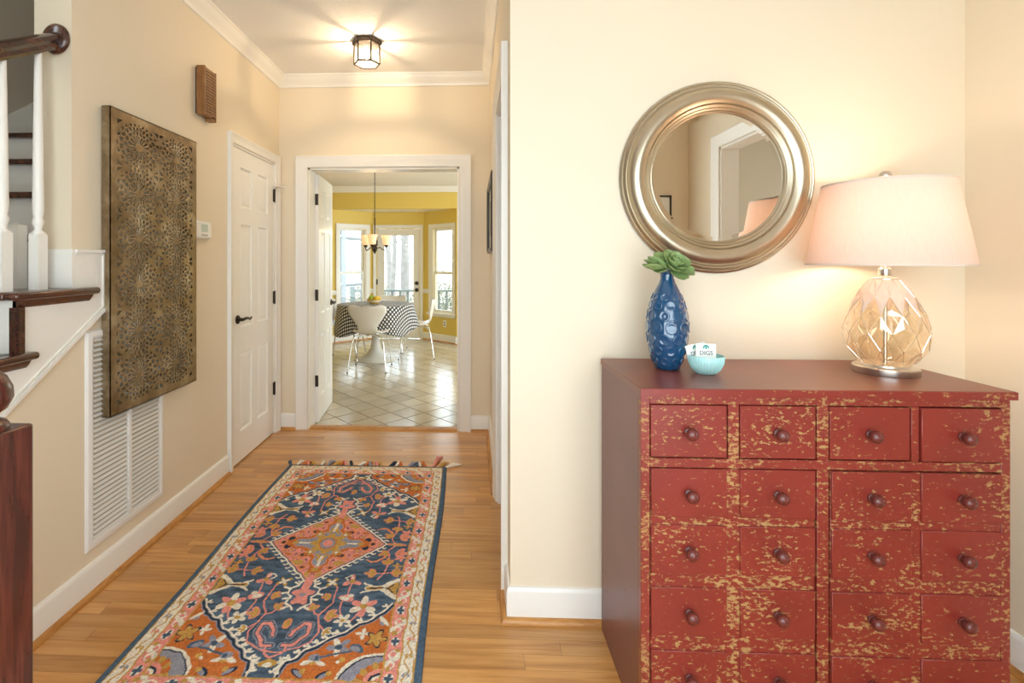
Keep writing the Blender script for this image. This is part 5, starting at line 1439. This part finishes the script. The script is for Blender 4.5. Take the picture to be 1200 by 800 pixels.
def leg_me(sx, sy):
    return MB().tube([(sx * 0.05, sy * 0.03 - 0.0, 0.418), (sx * 0.13, sy * 0.12, 0.415), (sx * 0.165, sy * 0.16, 0.395), (sx * 0.185, sy * 0.185, 0.33), (sx * 0.225, sy * 0.235, 0.006)], 0.0085, 10).mesh('leg', 60)
legs = [leg_me(a_, b_) for a_ in (-1, 1) for b_ in (-1, 1)]
for l_ in legs: l_.materials.append(M['chrome'])
hub_me = MB().lathe([(0, 0.412), (0.075, 0.412), (0.075, 0.424), (0, 0.424)], 24).mesh('under_plate', 40); hub_me.materials.append(M['chrome'])
cap_me = MB().lathe([(0, 0), (0.010, 0), (0.010, 0.014), (0, 0.014)], 10).mesh('foot_cap', 40); cap_me.materials.append(M['black'])
chairs = [((-1.225, 5.88, 0), 0.02, 'white moulded chair with its back to the hallway in front of the table'),
          ((-0.755, 6.68, 0), PI / 2 + 0.10, 'white moulded chair on the right side of the table'),
          ((-1.69, 6.46, 0), -PI / 2 - 0.05, 'white moulded chair on the left behind the open door lever'),
          ((-1.20, 7.08, 0), PI, 'white moulded chair on the far side of the table nearest the back door')]
for (loc, rz, lab) in chairs:
    c = thing('shell_chair', lab, 'chair', loc, rz, 'white moulded chairs around the kitchen table')
    o = bpy.data.objects.new('seat_shell', shell_me); C.objects.link(o); o.parent = c
    md_ = o.modifiers.new('thickness', 'SOLIDIFY'); md_.thickness = 0.009
    for l_ in legs:
        o = bpy.data.objects.new('leg', l_); C.objects.link(o); o.parent = c
    o = bpy.data.objects.new('under_plate', hub_me); C.objects.link(o); o.parent = c
    for sx in (-1, 1):
        for sy in (-1, 1):
            o = bpy.data.objects.new('foot_cap', cap_me); C.objects.link(o); o.parent = c; o.location = (sx * 0.225, sy * 0.235, 0)
# fruit bowl and fruit
FX, FY, FZ = -1.285, 6.40, 0.7385
fb_ = thing('fruit_bowl', 'yellow and white striped bowl of fruit on the plaid tablecloth', 'bowl', (FX, FY, FZ))
pr_ = [(0.045, 0.0), (0.062, 0.012), (0.079, 0.028)]; pr2 = [(0.079, 0.028), (0.0885, 0.046)]; pr3 = [(0.0885, 0.046), (0.094, 0.068), (0.088, 0.068), (0.080, 0.046), (0.060, 0.02), (0, 0.012)]
obj('bowl_foot', MB().lathe([(0, 0)] + pr_, 36), 'fruitbowl', fb_, smooth=40)
obj('white_band', MB().lathe([(0.0785, 0.028), (0.0885, 0.046)], 36), 'fbwhite', fb_, smooth=40)
obj('bowl_rim', MB().lathe(pr3, 36), 'fruitbowl', fb_, smooth=40)
for nm, lab, dx, dy, dz, r_, mt, sc3 in (('pear', 'large green pear on the left side of the fruit bowl', -0.036, -0.02, 0.075, 0.036, 'lime', (1, 1, 1.1)), ('lemon', 'yellow lemon in the middle of the fruit bowl', 0.032, -0.02, 0.075, 0.033, 'lemon', (1.25, 1, 1)),
                                ('lemon', 'smaller yellow lemon at the right rim of the fruit bowl', 0.06, 0.03, 0.072, 0.026, 'lemon', (1.2, 1, 1)), ('lime', 'green lime at the back of the fruit bowl', -0.02, 0.04, 0.07, 0.030, 'lime', (1, 1, 1))):
    m_ = MB()
    if nm == 'pear': m_.lathe([(0, -0.036), (0.02, -0.034), (0.036, -0.012), (0.034, 0.008), (0.02, 0.03), (0.014, 0.042), (0, 0.046)], 18)
    elif nm == 'lemon': m_.lathe([(0, -r_ * 1.35), (0.006, -r_ * 1.25), (r_ * .8, -r_ * 0.6), (r_, 0), (r_ * .8, r_ * 0.6), (0.006, r_ * 1.25), (0, r_ * 1.35)], 16, (0, 0, 0), lambda a_, b_, c_: (c_, b_, a_))
    else: m_.sphere((0, 0, 0), r_, 16, 10, sc3)
    fo = thing(nm, lab, 'fruit', (FX + dx, FY + dy, FZ + dz), 0, 'fruit in the striped bowl')
    obj('flesh', m_, mt, fo, smooth=70)
    tz = 0.046 if nm == 'pear' else r_ * 0.98
    obj('stalk', MB().tube([(0, 0, tz - 0.003), (0.003, 0, tz + 0.010)], 0.002, 6), 'bark', fo)

# chandelier
HX, HY = -1.225, 6.15
chd = thing('chandelier', 'bronze three arm chandelier with glowing peach glass shades over the table', 'chandelier', (HX, HY, KC))
obj('canopy', MB().lathe([(0, 0), (0.06, 0), (0.058, -0.012), (0.03, -0.026), (0, -0.028)], 24), 'bronze', chd, smooth=40)
lk = MB()
for k in range(21):
    z = -0.03 - k * 0.028
    pts = []
    for q in range(9):
        a_ = 2 * PI * q / 8; pts.append((0.008 * math.cos(a_) if k % 2 else 0, 0 if k % 2 else 0.008 * math.cos(a_), z - 0.014 + 0.017 * math.sin(a_)))
    lk.tube(pts, 0.0026, 5, cap=False)
obj('chain', lk, 'bronze', chd, smooth=60)
obj('stem', MB().lathe([(0, -0.61), (0.008, -0.61), (0.008, -0.94), (0.018, -0.955), (0.03, -0.985), (0.034, -1.005), (0.024, -1.03), (0.012, -1.05), (0.006, -1.066), (0, -1.07)], 18), 'bronze', chd, smooth=50)
for k in range(3):
    a_ = -PI / 2 + PI + k * 2 * PI / 3 + 0.0 if False else (-PI / 2 + 0.0 + k * 2 * PI / 3)
    ca_, sa_ = math.cos(a_), math.sin(a_)
    arm = MB(); arm.tube([(0.02 * ca_, 0.02 * sa_, -1.0), (0.07 * ca_, 0.07 * sa_, -0.985), (0.10 * ca_, 0.10 * sa_, -1.01), (0.135 * ca_, 0.135 * sa_, -1.025), (0.152 * ca_, 0.152 * sa_, -1.005), (0.152 * ca_, 0.152 * sa_, -0.975)], 0.006, 8)
    ao = obj('arm', arm, 'bronze', chd, smooth=60)
    cx_, cy_ = 0.152 * ca_, 0.152 * sa_
    obj('cup', MB().lathe([(0, -0.985), (0.012, -0.985), (0.024, -0.965), (0.026, -0.955), (0, -0.955)], 18, (cx_, cy_, 0)), 'bronze', ao, smooth=40)
    so = obj('shade', MB().lathe([(0.026, -0.955), (0.040, -0.942), (0.047, -0.905), (0.052, -0.870), (0.068, -0.832), (0.065, -0.832), (0.049, -0.871), (0.044, -0.905), (0.036, -0.938)], 24, (cx_, cy_, 0)), 'kshade', ao, smooth=60)
    obj('bulb', MB().sphere((cx_, cy_, -0.905), 0.020, 12, 8), 'kglow', ao, smooth=70)
    point('chandelier_glow', (cx_, cy_, -0.83), 2.5, (1.0, 0.75, 0.45), 0.02, chd)

# ================================================================ OUTDOORS
struct(obj('ground', MB().box(-22, 18, 8.6, 45, -1.2, -0.95), 'grey_ground'), 'pale leaf strewn ground outside the bay windows', 'ground')
bk = MB(); bk.add([(-24, 30, -1), (20, 30, -1), (20, 45, 1.2), (-24, 45, 1.2)], [(0, 1, 2, 3)])
struct(obj('ground_slope', bk, 'grey_ground'), 'rising wooded slope far outside the windows', 'ground')
dk = thing('deck', 'weathered grey deck floor outside the glass door', 'deck', (-0.75, 9.2, -0.18))
bme = MB().box(-1.7, 1.7, -0.068, 0.068, -0.03, 0.0).mesh('board'); bme.materials.append(M['deck'])
for k in range(11):
    o = bpy.data.objects.new('board', bme); C.objects.link(o); o.parent = dk; o.location = (0, -0.78 + k * 0.145, 0)
obj('joist', MB().box(-1.7, 1.7, 0.75, 0.79, -0.8, -0.03), 'deck', dk)
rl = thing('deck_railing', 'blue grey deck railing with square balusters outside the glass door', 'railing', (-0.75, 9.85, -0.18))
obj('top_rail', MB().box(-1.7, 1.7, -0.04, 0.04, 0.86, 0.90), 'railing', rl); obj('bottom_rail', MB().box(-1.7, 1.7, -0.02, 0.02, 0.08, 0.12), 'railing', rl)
bal_me = MB().box(-0.02, 0.02, -0.02, 0.02, 0.12, 0.86).mesh('railing_baluster'); bal_me.materials.append(M['railing'])
for k in range(22):
    o = bpy.data.objects.new('railing_baluster', bal_me); C.objects.link(o); o.parent = rl; o.location = (-1.64 + k * 0.157, 0, 0)
for x in (-1.66, 0, 1.66): obj('post', MB().box(x - 0.045, x + 0.045, -0.045, 0.045, 0, 0.96), 'railing', rl)
# screened porch on the left
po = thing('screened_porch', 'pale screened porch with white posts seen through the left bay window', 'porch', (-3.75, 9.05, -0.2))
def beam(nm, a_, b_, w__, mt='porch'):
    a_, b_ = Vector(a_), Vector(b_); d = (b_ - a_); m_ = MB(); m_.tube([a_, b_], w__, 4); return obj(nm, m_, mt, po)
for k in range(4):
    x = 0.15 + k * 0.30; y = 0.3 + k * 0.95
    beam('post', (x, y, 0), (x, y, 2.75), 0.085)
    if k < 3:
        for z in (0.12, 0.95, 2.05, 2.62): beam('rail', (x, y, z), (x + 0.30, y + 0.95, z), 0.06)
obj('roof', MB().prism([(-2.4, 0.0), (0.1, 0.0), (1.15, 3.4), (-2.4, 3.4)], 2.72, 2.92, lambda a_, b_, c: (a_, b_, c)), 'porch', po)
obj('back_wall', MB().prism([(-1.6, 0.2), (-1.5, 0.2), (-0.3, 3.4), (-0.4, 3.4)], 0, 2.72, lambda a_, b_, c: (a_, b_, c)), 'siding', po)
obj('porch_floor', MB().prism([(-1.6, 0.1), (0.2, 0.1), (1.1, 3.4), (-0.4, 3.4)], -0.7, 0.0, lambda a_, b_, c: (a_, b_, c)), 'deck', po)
# trees
def tree(x, y, h, r, label, seed):
    rnd = random.Random(seed); t = thing('tree', label, 'tree', (x, y, -1.0), 0, 'bare winter trees behind the house')
    lean = rnd.uniform(-0.3, 0.3)
    m_ = MB(); pts = [(lean * (k / 7) ** 1.5 + rnd.uniform(-.04, .04), rnd.uniform(-.04, .04), h * k / 7) for k in range(8)]
    m_.tube(pts, [r * (1.35 if k == 0 else 1.0 - 0.09 * k) for k in range(8)], 12); obj('trunk', m_, 'bark', t, smooth=60)
    for k in range(9):
        z = h * rnd.uniform(0.22, 0.9); a_ = rnd.uniform(0, 2 * PI); L_ = rnd.uniform(0.8, 2.4); up = rnd.uniform(0.3, 1.0)
        base = Vector((lean * (z / h) ** 1.5, 0, z)); d = Vector((math.cos(a_), math.sin(a_), up))
        br = MB(); br.tube([base, base + d * L_ * 0.4 + Vector((0, 0, rnd.uniform(-.1, .2))), base + d * L_], [r * 0.28, r * 0.17, r * 0.05], 6)
        for q in range(4):
            f = rnd.uniform(0.35, 0.95); s_ = base + d * L_ * f; e_ = s_ + Vector((rnd.uniform(-1, 1), rnd.uniform(-1, 1), rnd.uniform(0, 1))) * 0.5 * L_ * 0.6
            br.tube([s_, (s_ + e_) / 2 + Vector((0, 0, .05)), e_], [r * 0.09, r * 0.06, r * 0.02], 5)
        obj('branch', br, 'bark', t, smooth=60)
tree(-1.95, 14.5, 9, 0.15, 'thick pale trunk in the middle of the glass door', 1)
tree(-2.75, 17, 9, 0.10, 'slim tree just left of the thick trunk through the glass door', 2)
tree(-3.7, 22, 10, 0.14, 'distant tree at the left of the glass door view', 3)
tree(-0.35, 16.5, 8, 0.08, 'slender tree through the left half of the right bay window', 4)
tree(0.35, 22, 10, 0.10, 'distant tree through the right half of the right bay window', 5)
tree(-2.0, 25, 11, 0.13, 'far tree right of the thick trunk on the wooded slope', 6)
def shrub(x, y, w__, h, label, seed):
    rnd = np.random.default_rng(seed); n_ = 1500
    a_ = rnd.random(n_) * 2 * PI; rr_ = np.sqrt(rnd.random(n_)) * w__; zz_ = rnd.random(n_) ** 0.8 * h * np.sqrt(np.clip(1 - (rr_ / w__) ** 2, 0.05, 1))
    vs, fs = [], []
    for k in range(n_):
        c = Vector((rr_[k] * math.cos(a_[k]), rr_[k] * math.sin(a_[k]) * 0.7, zz_[k])); d1_ = Vector(rnd.normal(size=3)).normalized() * 0.055; d2_ = d1_.cross(Vector(rnd.normal(size=3))).normalized() * 0.03
        b0 = len(vs); vs += [c - d1_, c + d2_, c + d1_, c - d2_]; fs.append((b0, b0 + 1, b0 + 2, b0 + 3))
    t = thing('shrub', label, 'shrub', (x, y, -1.0), 0, 'shrubs behind the deck')
    m_ = MB(); m_.add(vs, fs); o = obj('foliage', m_, 'shrub', t); o['kind'] = 'stuff'
    st_ = MB()
    for k in range(6): st_.tube([(0, 0, 0), (math.cos(k) * w__ * 0.3, math.sin(k) * w__ * 0.2, h * 0.4), (math.cos(k) * w__ * 0.6, math.sin(k) * w__ * 0.4, h * 0.75)], [0.03, 0.02, 0.008], 6)
    obj('stems', st_, 'bark', t)
shrub(-4.1, 19.6, 1.5, 1.5, 'broad low shrub left of the thick trunk outside the door', 1)
shrub(-1.4, 19.5, 1.3, 1.5, 'broad low shrub right of the thick trunk outside the door', 2)
shrub(-0.4, 14.5, 1.0, 1.35, 'low shrub outside the right bay window', 3)
